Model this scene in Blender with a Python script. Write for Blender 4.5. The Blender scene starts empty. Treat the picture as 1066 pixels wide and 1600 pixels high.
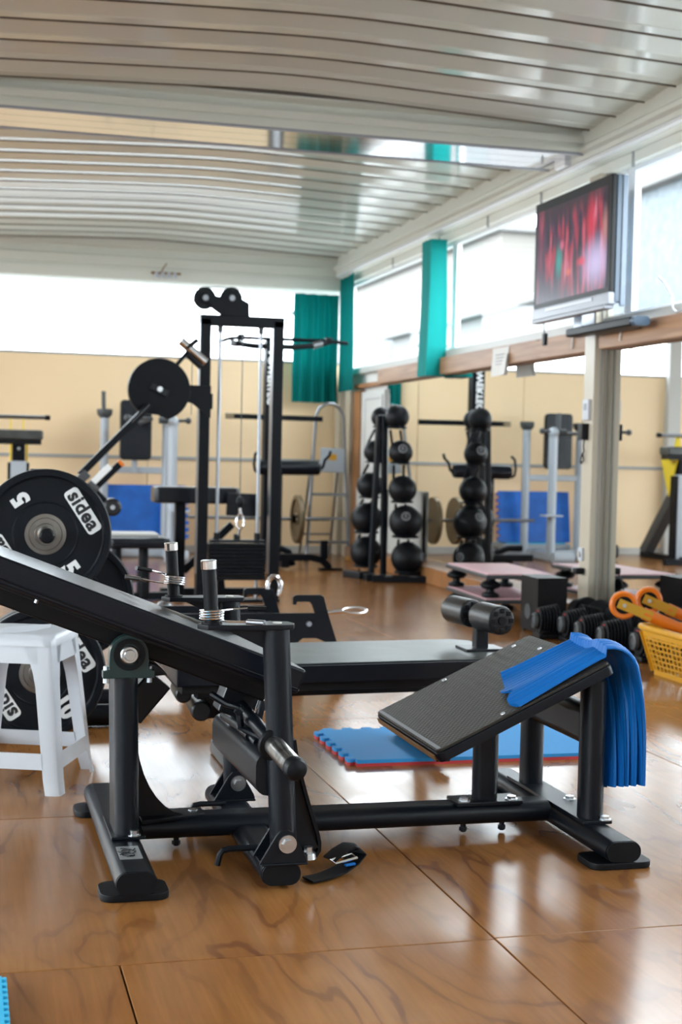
import bpy, bmesh, math, random
from mathutils import Vector, Matrix, Euler
random.seed(7)
pi = math.pi
sc = bpy.context.scene
COL = sc.collection

# ------------------------------------------------------------------ camera
cd = bpy.data.cameras.new('camera'); cam = bpy.data.objects.new('camera', cd); COL.objects.link(cam)
cd.sensor_fit = 'VERTICAL'; cd.sensor_height = 36.0; cd.sensor_width = 24.0; cd.lens = 50.0
cd.clip_start = 0.05; cd.clip_end = 300
yaw, pitch, roll = map(math.radians, (14.87, 2.259, 1.309))
F = Vector((math.sin(yaw), math.cos(yaw), 0)); Rr = Vector((math.cos(yaw), -math.sin(yaw), 0)); U = Vector((0, 0, 1))
F2 = F*math.cos(pitch) - U*math.sin(pitch); U2 = U*math.cos(pitch) + F*math.sin(pitch)
R3 = Rr*math.cos(roll) + U2*math.sin(roll); U3 = U2*math.cos(roll) - Rr*math.sin(roll)
cam.matrix_world = Matrix(((R3.x, U3.x, -F2.x, 0), (R3.y, U3.y, -F2.y, 0), (R3.z, U3.z, -F2.z, 1.0), (0, 0, 0, 1)))
cd.dof.use_dof = True; cd.dof.focus_distance = 3.35; cd.dof.aperture_fstop = 5.0
sc.camera = cam

# ------------------------------------------------------------------ world, exposure
w = bpy.data.worlds.new('world'); sc.world = w; w.use_nodes = True
bg = w.node_tree.nodes['Background']; bg.inputs['Color'].default_value = (0.86, 0.94, 1.0, 1); bg.inputs['Strength'].default_value = 5.5
sc.view_settings.view_transform = 'Standard'; sc.view_settings.look = 'None'
sc.view_settings.exposure = 1.42; sc.view_settings.gamma = 1.0; sc.view_settings.use_curve_mapping = False

def portal(name, loc, rot, sx, sy):
    l = bpy.data.lights.new(name, 'AREA'); l.shape = 'RECTANGLE'; l.size = sx; l.size_y = sy
    l.cycles.is_portal = True
    o = bpy.data.objects.new(name, l); COL.objects.link(o); o.location = loc; o.rotation_euler = rot
WX = 3.74            # plane of the mirror on the wall with the television
YB = 14.1            # back wall
XL, YF = -5.2, -3.4  # the two walls behind and beside the camera
portal('sky_portal', (3.98, 5.2, 2.28), (0, pi/2, 0), 0.9, 17.4)
portal('sky_portal', (-1.0, 14.4, 2.28), (-pi/2, 0, 0), 8.4, 0.7)
portal('sky_portal', (XL-.25, 5.2, 1.75), (0, -pi/2, 0), 1.9, 17.4)

# ------------------------------------------------------------------ materials
def mat(name, col, rough=.5, metal=0., spec=.5, coat=0., em=None, es=0., bump=0., bscale=200., var=0., vscale=3.):
    m = bpy.data.materials.new(name); m.use_nodes = True
    nt = m.node_tree; p = nt.nodes['Principled BSDF']
    p.inputs['Base Color'].default_value = (*col, 1); p.inputs['Roughness'].default_value = rough
    p.inputs['Metallic'].default_value = metal; p.inputs['Specular IOR Level'].default_value = spec
    p.inputs['Coat Weight'].default_value = coat; p.inputs['Coat Roughness'].default_value = .12
    if em: p.inputs['Emission Color'].default_value = (*em, 1); p.inputs['Emission Strength'].default_value = es
    if bump or var:
        tc = nt.nodes.new('ShaderNodeTexCoord')
    if bump:
        n = nt.nodes.new('ShaderNodeTexNoise'); n.inputs['Scale'].default_value = bscale; n.inputs['Detail'].default_value = 3
        b = nt.nodes.new('ShaderNodeBump'); b.inputs['Strength'].default_value = bump; b.inputs['Distance'].default_value = .002
        nt.links.new(tc.outputs['Object'], n.inputs['Vector']); nt.links.new(n.outputs['Fac'], b.inputs['Height']); nt.links.new(b.outputs['Normal'], p.inputs['Normal'])
    if var:
        n = nt.nodes.new('ShaderNodeTexNoise'); n.inputs['Scale'].default_value = vscale; n.inputs['Detail'].default_value = 5
        r = nt.nodes.new('ShaderNodeValToRGB')
        r.color_ramp.elements[0].position = .3; r.color_ramp.elements[1].position = .7
        r.color_ramp.elements[0].color = (*[c*(1-var) for c in col], 1); r.color_ramp.elements[1].color = (*[min(1, c*(1+var)) for c in col], 1)
        nt.links.new(tc.outputs['Object'], n.inputs['Vector']); nt.links.new(n.outputs['Fac'], r.inputs['Fac']); nt.links.new(r.outputs['Color'], p.inputs['Base Color'])
    return m
M = dict(
    black=mat('black_powder_coat', (.0045, .0068, .0108), .36, spec=.26, bump=.05, bscale=900),
    tower=mat('black_painted_steel', (.0022, .0034, .0060), .42, spec=.16),
    vinyl=mat('black_vinyl', (.0030, .0050, .0095), .27, spec=.30, bump=.15, bscale=500),
    vinylgrey=mat('mottled_grey_vinyl', (.05, .055, .052), .38, bump=.2, bscale=350, var=.35, vscale=9),
    rubber=mat('black_rubber', (.003, .004, .006), .48, spec=.22, bump=.1, bscale=400),
    plate=mat('bumper_rubber', (.0035, .0055, .009), .48, spec=.22, bump=.06, bscale=300),
    foam=mat('black_foam', (.008, .009, .011), .38, spec=.4, bump=.3, bscale=120),
    chrome=mat('chrome', (.78, .79, .82), .14, 1.),
    wornchrome=mat('worn_steel_sleeve', (.55, .53, .50), .30, 1., var=.5, vscale=22),
    steel=mat('brushed_steel', (.25, .26, .28), .32, 1.),
    hubsteel=mat('hub_steel', (.26, .245, .225), .34, 1.),
    bolt=mat('zinc_bolt', (.62, .65, .68), .28, 1.),
    green=mat('dark_green_casting', (.012, .035, .034), .35),
    whitepl=mat('white_plastic', (.58, .61, .66), .32),
    whitelab=mat('white_print', (.80, .82, .83), .5),
    greyprint=mat('grey_print', (.22, .23, .24), .5),
    silverlab=mat('silver_label', (.50, .52, .54), .35, .6),
    ink=mat('black_ink', (.015, .016, .02), .6),
    blue=mat('blue_ribbed_rubber', (.002, .135, .47), .45, spec=.3, bump=.1, bscale=300),
    bluemat=mat('blue_eva_foam', (.035, .29, .66), .6, spec=.25, bump=.3, bscale=90),
    bluedeep=mat('deep_blue_eva_foam', (.005, .13, .55), .5, bump=.3, bscale=60, var=.2, vscale=6),
    red=mat('red_eva_foam', (.55, .045, .05), .6),
    cream=mat('cream_wall_panel', (.90, .68, .42), .5, var=.03, vscale=.8),
    ceil=mat('ceiling_slat_paint', (.66, .71, .665), .13, spec=.42),
    beam=mat('cream_beam_paint', (.74, .75, .68), .35),
    gap_shade=mat('brown_gap_shade', (.12, .095, .07), .6),
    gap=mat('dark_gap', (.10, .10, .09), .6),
    alu=mat('polished_aluminium', (.74, .74, .78), .09, 1.),
    frame=mat('white_window_frame', (.80, .82, .84), .35),
    greytrim=mat('grey_trim', (.36, .37, .37), .5),
    wallw=mat('white_wall', (.72, .71, .68), .6),
    teal=mat('teal_fabric', (.003, .26, .245), .8, spec=.2, bump=.1, bscale=500),
    post=mat('post_paint', (.52, .46, .36), .38),
    postg=mat('post_groove', (.30, .29, .26), .4),
    greyfr=mat('grey_gym_steel', (.40, .44, .49), .33),
    greydk=mat('dark_grey_plastic', (.05, .055, .06), .45),
    boxblk=mat('black_box_laminate', (.004, .004, .005), .45, spec=.25),
    tvsilver=mat('silver_tv_plastic', (.33, .35, .40), .35),
    tvtrim=mat('blue_grey_tv_trim', (.16, .21, .28), .4),
    tvside=mat('dark_tv_side', (.05, .09, .14), .35),
    pink=mat('pink_step_top', (.72, .42, .46), .5, var=.06, vscale=20),
    redpl=mat('red_plastic', (.35, .02, .03), .4),
    yellow=mat('yellow_basket_plastic', (.62, .30, .008), .38),
    ytool=mat('mustard_tool_metal', (.55, .30, .02), .4),
    orange=mat('orange_plastic', (.72, .17, .008), .38),
    machyel=mat('yellow_machine_paint', (.85, .62, .03), .4),
    cyan=mat('cyan_step_top', (.03, .45, .75), .5),
    stepgrey=mat('grey_step_side', (.38, .42, .47), .5),
    whitemel=mat('white_melamine', (.66, .66, .64), .4),
    greymel=mat('pale_grey_board', (.50, .49, .46), .45),
    brown=mat('brown_ledge_wood', (.34, .15, .055), .4, var=.2, vscale=5),
    paper=mat('white_paper', (.78, .77, .74), .7),
    goldplate=mat('bronze_iron_plate', (.20, .15, .09), .35, .5),
    rust=mat('rusty_metal', (.28, .15, .06), .6),
    tread=mat('rubber_tread', (.055, .052, .050), .42),
    woodedge=mat('plywood_edge', (.20, .10, .04), .5),
    facade=mat('pale_facade', (.135, .132, .128), .8, var=.05, vscale=.4),
    facade2=mat('cream_facade', (.14, .13, .116), .8, var=.05, vscale=.4),
    bluefac=mat('pale_blue_tile', (.088, .108, .122), .7, var=.2, vscale=9),
    facdark=mat('dark_house_pane', (.075, .088, .10), .7),  # darker tone for the house window panes
    ground=mat('outside_concrete', (.14, .14, .135), .9),
)
def mixmat(name, col, fac_gloss, rough=.05):
    m = bpy.data.materials.new(name); m.use_nodes = True; nt = m.node_tree; nt.nodes.remove(nt.nodes['Principled BSDF'])
    t = nt.nodes.new('ShaderNodeBsdfTransparent'); t.inputs[0].default_value = (*col, 1)
    g = nt.nodes.new('ShaderNodeBsdfGlossy'); g.inputs['Roughness'].default_value = rough
    x = nt.nodes.new('ShaderNodeMixShader'); x.inputs[0].default_value = fac_gloss
    nt.links.new(t.outputs[0], x.inputs[1]); nt.links.new(g.outputs[0], x.inputs[2]); nt.links.new(x.outputs[0], nt.nodes['Material Output'].inputs[0])
    return m
M['glass'] = mixmat('window_glass', (.97, .98, .98), .05)
M['film'] = mixmat('clear_pvc_sheet', (.95, .97, .98), .06, .15)
m = mat('mirror_glass', (.90, .92, .92), 0.0, 1.); M['mirror'] = m

def plywood():
    m = mat('varnished_plywood', (.35, .15, .05), .22, spec=.38); nt = m.node_tree; p = nt.nodes['Principled BSDF']; L = nt.links.new
    N = nt.nodes.new
    tc = N('ShaderNodeTexCoord'); oi = N('ShaderNodeObjectInfo')
    mul = N('ShaderNodeMath'); mul.operation = 'MULTIPLY'; mul.inputs[1].default_value = 23.0; L(oi.outputs['Random'], mul.inputs[0])
    add = N('ShaderNodeVectorMath'); add.operation = 'ADD'; L(tc.outputs['Object'], add.inputs[0]); L(mul.outputs[0], add.inputs[1])
    mp = N('ShaderNodeMapping'); mp.inputs['Scale'].default_value = (2.9, .85, 1); L(add.outputs[0], mp.inputs[0])
    n1 = N('ShaderNodeTexNoise'); n1.inputs['Scale'].default_value = 1.25; n1.inputs['Detail'].default_value = 4; n1.inputs['Roughness'].default_value = .40; n1.inputs['Distortion'].default_value = .3
    L(mp.outputs[0], n1.inputs['Vector'])
    # contour rings of the peeled veneer
    k = N('ShaderNodeMath'); k.operation = 'MULTIPLY'; k.inputs[1].default_value = 58.0; L(n1.outputs['Fac'], k.inputs[0])
    fr = N('ShaderNodeMath'); fr.operation = 'SINE'; L(k.outputs[0], fr.inputs[0])
    r = N('ShaderNodeMapRange'); r.inputs[1].default_value = .66; r.inputs[2].default_value = 1.0; r.interpolation_type = 'SMOOTHSTEP'; L(fr.outputs[0], r.inputs[0])
    rs = N('ShaderNodeMapRange'); rs.inputs[1].default_value = -.9; rs.inputs[2].default_value = 1.0; rs.inputs[4].default_value = .34; L(fr.outputs[0], rs.inputs[0])
    mx = N('ShaderNodeMath'); mx.operation = 'MAXIMUM'; L(r.outputs[0], mx.inputs[0]); L(rs.outputs[0], mx.inputs[1]); r = mx
    # fade the rings in and out
    n4 = N('ShaderNodeTexNoise'); n4.inputs['Scale'].default_value = 2.2; n4.inputs['Detail'].default_value = 3; L(add.outputs[0], n4.inputs['Vector'])
    r4 = N('ShaderNodeMapRange'); r4.inputs[1].default_value = .38; r4.inputs[2].default_value = .68; L(n4.outputs['Fac'], r4.inputs[0])
    mm = N('ShaderNodeMath'); mm.operation = 'MULTIPLY'; L(r.outputs[0], mm.inputs[0]); L(r4.outputs[0], mm.inputs[1])
    n2 = N('ShaderNodeTexNoise'); n2.inputs['Scale'].default_value = 1.6; n2.inputs['Detail'].default_value = 6; L(add.outputs[0], n2.inputs['Vector'])
    r2 = N('ShaderNodeValToRGB'); r2.color_ramp.elements[0].position = .3; r2.color_ramp.elements[1].position = .72
    r2.color_ramp.elements[0].color = (.29, .112, .030, 1); r2.color_ramp.elements[1].color = (.43, .195, .060, 1)
    L(n2.outputs['Fac'], r2.inputs['Fac'])
    # fibre streaks
    mp3 = N('ShaderNodeMapping'); mp3.inputs['Scale'].default_value = (60, 2.5, 1); mp3.inputs['Rotation'].default_value = (0, 0, .05); L(add.outputs[0], mp3.inputs[0])
    n3 = N('ShaderNodeTexNoise'); n3.inputs['Scale'].default_value = 1.5; n3.inputs['Detail'].default_value = 4; L(mp3.outputs[0], n3.inputs['Vector'])
    x3 = N('ShaderNodeMix'); x3.data_type = 'RGBA'; x3.blend_type = 'MULTIPLY'; x3.inputs[0].default_value = .35
    L(r2.outputs['Color'], x3.inputs[6]); L(n3.outputs['Fac'], x3.inputs[7])
    x = N('ShaderNodeMix'); x.data_type = 'RGBA'; x.blend_type = 'MIX'; x.inputs[7].default_value = (.135, .046, .019, 1)
    sc1 = N('ShaderNodeMath'); sc1.operation = 'MULTIPLY'; sc1.inputs[1].default_value = .88; L(mm.outputs[0], sc1.inputs[0])
    L(sc1.outputs[0], x.inputs[0]); L(x3.outputs[2], x.inputs[6]); L(x.outputs[2], p.inputs['Base Color'])
    # worn varnish: roughness and fine scratches
    n5 = N('ShaderNodeTexNoise'); n5.inputs['Scale'].default_value = 5; n5.inputs['Detail'].default_value = 8; L(add.outputs[0], n5.inputs['Vector'])
    r5 = N('ShaderNodeMapRange'); r5.inputs[3].default_value = .14; r5.inputs[4].default_value = .29; L(n5.outputs['Fac'], r5.inputs[0]); L(r5.outputs[0], p.inputs['Roughness'])
    n6 = N('ShaderNodeTexNoise'); n6.inputs['Scale'].default_value = 38; n6.inputs['Detail'].default_value = 2; L(add.outputs[0], n6.inputs['Vector'])
    b = N('ShaderNodeBump'); b.inputs['Strength'].default_value = .05; b.inputs['Distance'].default_value = .002; L(n6.outputs['Fac'], b.inputs['Height']); L(b.outputs['Normal'], p.inputs['Normal'])
    return m
M['ply'] = plywood()
def timber():
    m = mat('pine_timber', (.45, .24, .12), .5); nt = m.node_tree; p = nt.nodes['Principled BSDF']; L = nt.links.new
    tc = nt.nodes.new('ShaderNodeTexCoord'); mp = nt.nodes.new('ShaderNodeMapping'); mp.inputs['Scale'].default_value = (20, .8, 14); L(tc.outputs['Object'], mp.inputs[0])
    n = nt.nodes.new('ShaderNodeTexNoise'); n.inputs['Scale'].default_value = 2; n.inputs['Detail'].default_value = 5; n.inputs['Distortion'].default_value = .6; L(mp.outputs[0], n.inputs['Vector'])
    v = nt.nodes.new('ShaderNodeTexVoronoi'); v.inputs['Scale'].default_value = 1.0; mp2 = nt.nodes.new('ShaderNodeMapping'); mp2.inputs['Scale'].default_value = (3, 3.2, 9); L(tc.outputs['Object'], mp2.inputs[0]); L(mp2.outputs[0], v.inputs['Vector'])
    r = nt.nodes.new('ShaderNodeValToRGB'); r.color_ramp.elements[0].position = .3; r.color_ramp.elements[1].position = .7
    r.color_ramp.elements[0].color = (.30, .15, .075, 1); r.color_ramp.elements[1].color = (.46, .26, .14, 1); L(n.outputs['Fac'], r.inputs['Fac'])
    k = nt.nodes.new('ShaderNodeMapRange'); k.inputs[1].default_value = .08; k.inputs[2].default_value = .16; k.inputs[3].default_value = 1; k.inputs[4].default_value = 0; L(v.outputs['Distance'], k.inputs[0])
    x = nt.nodes.new('ShaderNodeMix'); x.data_type = 'RGBA'; x.inputs[7].default_value = (.10, .045, .02, 1); L(k.outputs[0], x.inputs[0]); L(r.outputs['Color'], x.inputs[6]); L(x.outputs[2], p.inputs['Base Color'])
    return m
M['timber'] = timber()
def treadmat():
    m = mat('diamond_rubber_tread', (.030, .026, .022), .42, spec=.25); nt = m.node_tree; p = nt.nodes['Principled BSDF']; L = nt.links.new
    tc = nt.nodes.new('ShaderNodeTexCoord'); mp = nt.nodes.new('ShaderNodeMapping'); mp.inputs['Rotation'].default_value = (0, 0, pi/4); L(tc.outputs['Object'], mp.inputs[0])
    v = nt.nodes.new('ShaderNodeTexVoronoi'); v.inputs['Scale'].default_value = 75; v.inputs['Randomness'].default_value = .15; L(mp.outputs[0], v.inputs['Vector'])
    b = nt.nodes.new('ShaderNodeBump'); b.inputs['Strength'].default_value = .5; b.inputs['Distance'].default_value = .003; L(v.outputs['Distance'], b.inputs['Height']); L(b.outputs['Normal'], p.inputs['Normal'])
    return m
M['tread'] = treadmat()
def screenmat():
    m = bpy.data.materials.new('tv_picture'); m.use_nodes = True; nt = m.node_tree; p = nt.nodes['Principled BSDF']; L = nt.links.new; N = nt.nodes.new
    p.inputs['Base Color'].default_value = (.01, .01, .012, 1); p.inputs['Roughness'].default_value = .30; p.inputs['Specular IOR Level'].default_value = .2
    tc = N('ShaderNodeTexCoord'); sp = N('ShaderNodeSeparateXYZ'); L(tc.outputs['Generated'], sp.inputs[0])   # y: 1 = far end, z: up
    mp = N('ShaderNodeMapping'); mp.inputs['Scale'].default_value = (1, 13, 1.1); L(tc.outputs['Generated'], mp.inputs[0])
    n = N('ShaderNodeTexNoise'); n.inputs['Scale'].default_value = 1.6; n.inputs['Detail'].default_value = 4; L(mp.outputs[0], n.inputs['Vector'])
    r = N('ShaderNodeValToRGB'); e = r.color_ramp.elements
    e[0].position = .40; e[0].color = (.012, .006, .016, 1); e[1].position = .80; e[1].color = (.80, .50, .60, 1)
    q = e.new(.49); q.color = (.06, .02, .06, 1); q = e.new(.545); q.color = (.34, .015, .04, 1); q = e.new(.62); q.color = (.50, .05, .10, 1); q = e.new(.68); q.color = (.55, .20, .28, 1)
    L(n.outputs['Fac'], r.inputs['Fac'])
    def blob(cy, cz, sy, sz):
        a = N('ShaderNodeMath'); a.operation = 'SUBTRACT'; a.inputs[1].default_value = cy; L(sp.outputs['Y'], a.inputs[0])
        a2 = N('ShaderNodeMath'); a2.operation = 'DIVIDE'; a2.inputs[1].default_value = sy; L(a.outputs[0], a2.inputs[0])
        c = N('ShaderNodeMath'); c.operation = 'SUBTRACT'; c.inputs[1].default_value = cz; L(sp.outputs['Z'], c.inputs[0])
        c2 = N('ShaderNodeMath'); c2.operation = 'DIVIDE'; c2.inputs[1].default_value = sz; L(c.outputs[0], c2.inputs[0])
        d = N('ShaderNodeCombineXYZ'); L(a2.outputs[0], d.inputs[0]); L(c2.outputs[0], d.inputs[1])
        l = N('ShaderNodeVectorMath'); l.operation = 'LENGTH'; L(d.outputs[0], l.inputs[0])
        k = N('ShaderNodeMapRange'); k.inputs[1].default_value = 0; k.inputs[2].default_value = 1; k.inputs[3].default_value = 1; k.inputs[4].default_value = 0; k.interpolation_type = 'SMOOTHSTEP'; L(l.outputs['Value'], k.inputs[0])
        return k.outputs[0]
    def over(prev, f, col, s=1.):
        x = N('ShaderNodeMix'); x.data_type = 'RGBA'; x.inputs[7].default_value = (*col, 1)
        q = N('ShaderNodeMath'); q.operation = 'MULTIPLY'; q.inputs[1].default_value = s; L(f, q.inputs[0]); L(q.outputs[0], x.inputs[0]); L(prev, x.inputs[6]); return x.outputs[2]
    c = r.outputs['Color']
    c = over(c, blob(.5, 1.0, 1.2, .26), (.035, .02, .03), 1.)       # dark rig above
    c = over(c, blob(.80, .02, .62, .40), (.035, .022, .045), 1.)
    c = over(c, blob(1.0, .55, .22, .6), (.07, .025, .06), .85)        # dark crowd
    c = over(c, blob(.22, .68, .10, .40), (.62, .02, .06), .9)       # red drapes
    c = over(c, blob(.14, .28, .28, .36), (.60, .50, .78), .95)      # violet glare
    c = over(c, blob(.66, .40, .075, .26), (.02, .30, .26), 1.)      # performer in teal
    c = over(c, blob(.62, .56, .05, .08), (.70, .12, .22), .9)
    c = over(c, blob(.44, .33, .055, .26), (.05, .015, .03), .95)    # dark figure
    c = over(c, blob(.34, .33, .09, .07), (.72, .04, .08), .9)
    c = over(c, blob(.03, .60, .05, .30), (.55, .25, .22), .8)
    c = over(c, blob(.52, .26, .05, .06), (.75, .16, .08), .9)
    L(c, p.inputs['Emission Color']); p.inputs['Emission Strength'].default_value = .40
    return m
M['screen'] = screenmat()

# ------------------------------------------------------------------ mesh helpers
FIT = None    # scales machines about the camera to change their depth; also shifts the ball rack
class B:
    def __init__(s): s.bm = bmesh.new()
    def merge(s, t, mw=None):
        if mw is not None: t.transform(mw)
        me = bpy.data.meshes.new('tmp'); t.to_mesh(me); t.free(); s.bm.from_mesh(me); bpy.data.meshes.remove(me); return s
    def box(s, c, d, bev=.0, rot=None, seg=2):
        t = bmesh.new(); bmesh.ops.create_cube(t, size=1); t.transform(Matrix.Diagonal((d[0], d[1], d[2], 1)))
        if bev: bmesh.ops.bevel(t, geom=t.edges[:], offset=bev, segments=seg, affect='EDGES', profile=.5)
        mw = Matrix.Translation(c)
        if rot is not None: mw = mw @ (rot if isinstance(rot, Matrix) else Euler(rot).to_matrix().to_4x4())
        return s.merge(t, mw)
    def bb(s, x0, x1, y0, y1, z0, z1, bev=0.):
        return s.box(((x0+x1)/2, (y0+y1)/2, (z0+z1)/2), (x1-x0, y1-y0, z1-z0), bev)
    def cyl(s, p0, p1, r0, r1=None, seg=20, bev=0.):
        r1 = r0 if r1 is None else r1; p0 = Vector(p0); p1 = Vector(p1); d = p1-p0; h = d.length
        pr = [(0, 0), (max(r0-bev, 0), 0)] + ([(r0, bev)] if bev else []) + ([(r1, h-bev)] if bev else [(r1, h)]) + ([(r1-bev, h)] if bev else []) + [(0, h)]
        if not bev: pr = [(0, 0), (r0, 0), (r1, h), (0, h)]
        return s.lathe(pr, p0, d, seg)
    def lathe(s, prof, p0, axis, seg=24):
        t = bmesh.new(); ax = Vector(axis).normalized(); q = ax.to_track_quat('Z', 'Y').to_matrix().to_4x4()
        rings = []
        for r, h in prof:
            if r < 1e-6: rings.append([t.verts.new((0, 0, h))])
            else: rings.append([t.verts.new((r*math.cos(2*pi*i/seg), r*math.sin(2*pi*i/seg), h)) for i in range(seg)])
        for a, b in zip(rings, rings[1:]):
            for i in range(seg):
                j = (i+1) % seg
                if len(a) == 1 and len(b) == 1: continue
                if len(a) == 1: t.faces.new((a[0], b[j], b[i]))
                elif len(b) == 1: t.faces.new((a[i], a[j], b[0]))
                else: t.faces.new((a[i], a[j], b[j], b[i]))
        bmesh.ops.recalc_face_normals(t, faces=t.faces[:])
        return s.merge(t, Matrix.Translation(p0) @ q)
    def sphere(s, c, r, seg=24, sq=1.0):
        n = seg//2
        return s.lathe([(r*math.sin(pi*i/n), -r*sq*math.cos(pi*i/n)) for i in range(n+1)], c, (0, 0, 1), seg)
    def sweep(s, path, sec, closed=False, caps=True, up=None):
        """section sec (list of 2D points, u across, v up) swept along path"""
        t = bmesh.new(); P = [Vector(p) for p in path]; n = len(P); T = []
        for i in range(n):
            a = P[(i-1) % n] if (closed or i > 0) else P[i]; b = P[(i+1) % n] if (closed or i < n-1) else P[i]
            T.append((b-a).normalized())
        nrm = Vector(up) if up is not None else Vector((0, 0, 1))
        if abs(nrm.dot(T[0])) > .95: nrm = Vector((1, 0, 0)) if abs(T[0].x) < .9 else Vector((0, 1, 0))
        nrm = (nrm - T[0]*nrm.dot(T[0])).normalized(); rings = []
        for i in range(n):
            if up is not None:
                k = Vector(up); k = k - T[i]*k.dot(T[i])
                nrm = k.normalized() if k.length > .05 else (nrm - T[i]*nrm.dot(T[i])).normalized()
            else: nrm = (nrm - T[i]*nrm.dot(T[i])).normalized()
            sd = T[i].cross(nrm)
            rings.append([t.verts.new(P[i] + sd*u + nrm*v) for u, v in sec])
        m = len(sec)
        for k in range(n if closed else n-1):
            a, b = rings[k], rings[(k+1) % n]
            for i in range(m): t.faces.new((a[i], a[(i+1) % m], b[(i+1) % m], b[i]))
        if caps and not closed: t.faces.new(rings[0][::-1]); t.faces.new(rings[-1])
        bmesh.ops.recalc_face_normals(t, faces=t.faces[:])
        return s.merge(t)
    def tube(s, path, r, seg=10, closed=False, up=None):
        return s.sweep(path, [(r*math.cos(2*pi*i/seg), r*math.sin(2*pi*i/seg)) for i in range(seg)], closed, True, up)
    def oval(s, p0, p1, wid, hei, up=(0, 0, 1), seg=8, bev=0.):
        """flat-oval (stadium) tube, wid along side = dir x up"""
        r = min(wid, hei)/2; sec = []
        if wid >= hei:
            for i in range(seg+1): a = -pi/2+pi*i/seg; sec.append((wid/2-r+r*math.cos(a), r*math.sin(a)))
            for i in range(seg+1): a = pi/2+pi*i/seg; sec.append((-wid/2+r+r*math.cos(a), r*math.sin(a)))
        else:
            for i in range(seg+1): a = pi*i/seg; sec.append((r*math.cos(a), hei/2-r+r*math.sin(a)))
            for i in range(seg+1): a = pi+pi*i/seg; sec.append((r*math.cos(a), -hei/2+r+r*math.sin(a)))
        return s.sweep([p0, p1], sec, up=up)
    def rect(s, p0, p1, wid, hei, up=(0, 0, 1), r=.006, path=None):
        sec = []
        for cx, cy, a0 in ((wid/2-r, hei/2-r, 0), (-wid/2+r, hei/2-r, pi/2), (-wid/2+r, -hei/2+r, pi), (wid/2-r, -hei/2+r, 1.5*pi)):
            for i in range(4): a = a0+pi/2*i/3; sec.append((cx+r*math.cos(a), cy+r*math.sin(a)))
        return s.sweep(path or [p0, p1], sec, up=up)
    def prism(s, poly, axis, d0, d1, bev=0., mw=None):
        t = bmesh.new(); n = len(poly)
        f = {'y': lambda a, b, d: (a, d, b), 'x': lambda a, b, d: (d, a, b), 'z': lambda a, b, d: (a, b, d)}[axis]
        A = [t.verts.new(f(a, b, d0)) for a, b in poly]; C = [t.verts.new(f(a, b, d1)) for a, b in poly]
        t.faces.new(A[::-1]); t.faces.new(C)
        for i in range(n): t.faces.new((A[i], A[(i+1) % n], C[(i+1) % n], C[i]))
        bmesh.ops.recalc_face_normals(t, faces=t.faces[:])
        if bev: bmesh.ops.bevel(t, geom=[e for e in t.edges if e.calc_face_angle(0) > .6], offset=bev, segments=2, affect='EDGES', profile=.5)
        return s.merge(t, mw)
    def quad(s, a, b, c, d):
        s.bm.faces.new([s.bm.verts.new(v) for v in (a, b, c, d)]); return s
    def xf(s, mw): s.bm.transform(mw); return s
    def build(s, name, m, parent=None, smooth=35, world=True):
        if FIT is not None: s.bm.transform(FIT)
        me = bpy.data.meshes.new(name); s.bm.to_mesh(me); s.bm.free()
        me.materials.append(M[m] if isinstance(m, str) else m)
        o = bpy.data.objects.new(name, me); COL.objects.link(o)
        if parent is not None:
            o.parent = parent; r = parent
            while r.parent is not None: r = r.parent
            if world: me.transform(Matrix.Translation(-r.location))
        if smooth:
            me.polygons.foreach_set('use_smooth', [True]*len(me.polygons)); me.set_sharp_from_angle(angle=math.radians(smooth))
            wn_ = o.modifiers.new('weighted_normals', 'WEIGHTED_NORMAL'); wn_.keep_sharp = True; wn_.weight = 90
        return o
def rrect(w, h, r, n=4, cx=0, cy=0):
    out = []
    for x, y, a0 in ((w/2-r, h/2-r, 0), (-w/2+r, h/2-r, pi/2), (-w/2+r, -h/2+r, pi), (w/2-r, -h/2+r, 1.5*pi)):
        for i in range(n+1): a = a0+pi/2*i/n; out.append((cx+x+r*math.cos(a), cy+y+r*math.sin(a)))
    return out
def thing(name, label, cat, loc=(0, 0, 0), rz=0., group=None):
    o = bpy.data.objects.new(name, None); COL.objects.link(o); o.location = loc; o.rotation_euler = (0, 0, rz); o.empty_display_size = .1
    o['label'] = label; o['category'] = cat
    if group: o['group'] = group
    return o
def tag(o, label, cat, group=None):
    o['label'] = label; o['category'] = cat
    if group: o['group'] = group
    # origin to the base of the thing
    me = o.data; xs = [v.co for v in me.vertices]
    c = Vector(((min(v.x for v in xs)+max(v.x for v in xs))/2, (min(v.y for v in xs)+max(v.y for v in xs))/2, min(v.z for v in xs)))
    me.transform(Matrix.Translation(-c)); o.location = o.location + c
    return o
def struct(o): o['kind'] = 'structure'; return o
def dup(root, loc=None, rz=None, label=None):
    r = root.copy(); COL.objects.link(r)
    if loc is not None: r.location = loc
    if rz is not None: r.rotation_euler = (0, 0, rz)
    if label: r['label'] = label
    for ch in list(root.children):
        c = ch.copy(); COL.objects.link(c); c.parent = r
        for g in ch.children:
            d = g.copy(); COL.objects.link(d); d.parent = c
    return r
def text(body, size, loc, rot, m, parent, name='lettering', off=.0, ext=.0006, align='CENTER', space=1.):
    c = bpy.data.curves.new(name, 'FONT'); c.body = body; c.size = size; c.extrude = ext; c.offset = off; c.align_x = align; c.align_y = 'CENTER'; c.space_character = space
    c.resolution_u = 3
    tmp = bpy.data.objects.new(name, c); c.materials.append(M[m]); me = bpy.data.meshes.new_from_object(tmp); bpy.data.objects.remove(tmp)
    o = bpy.data.objects.new(name, me); COL.objects.link(o); o.parent = parent
    r = parent
    while r.parent is not None: r = r.parent
    o.location = Vector(loc)-r.location; o.rotation_euler = rot
    return o
def V(*a): return Vector(a)

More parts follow.
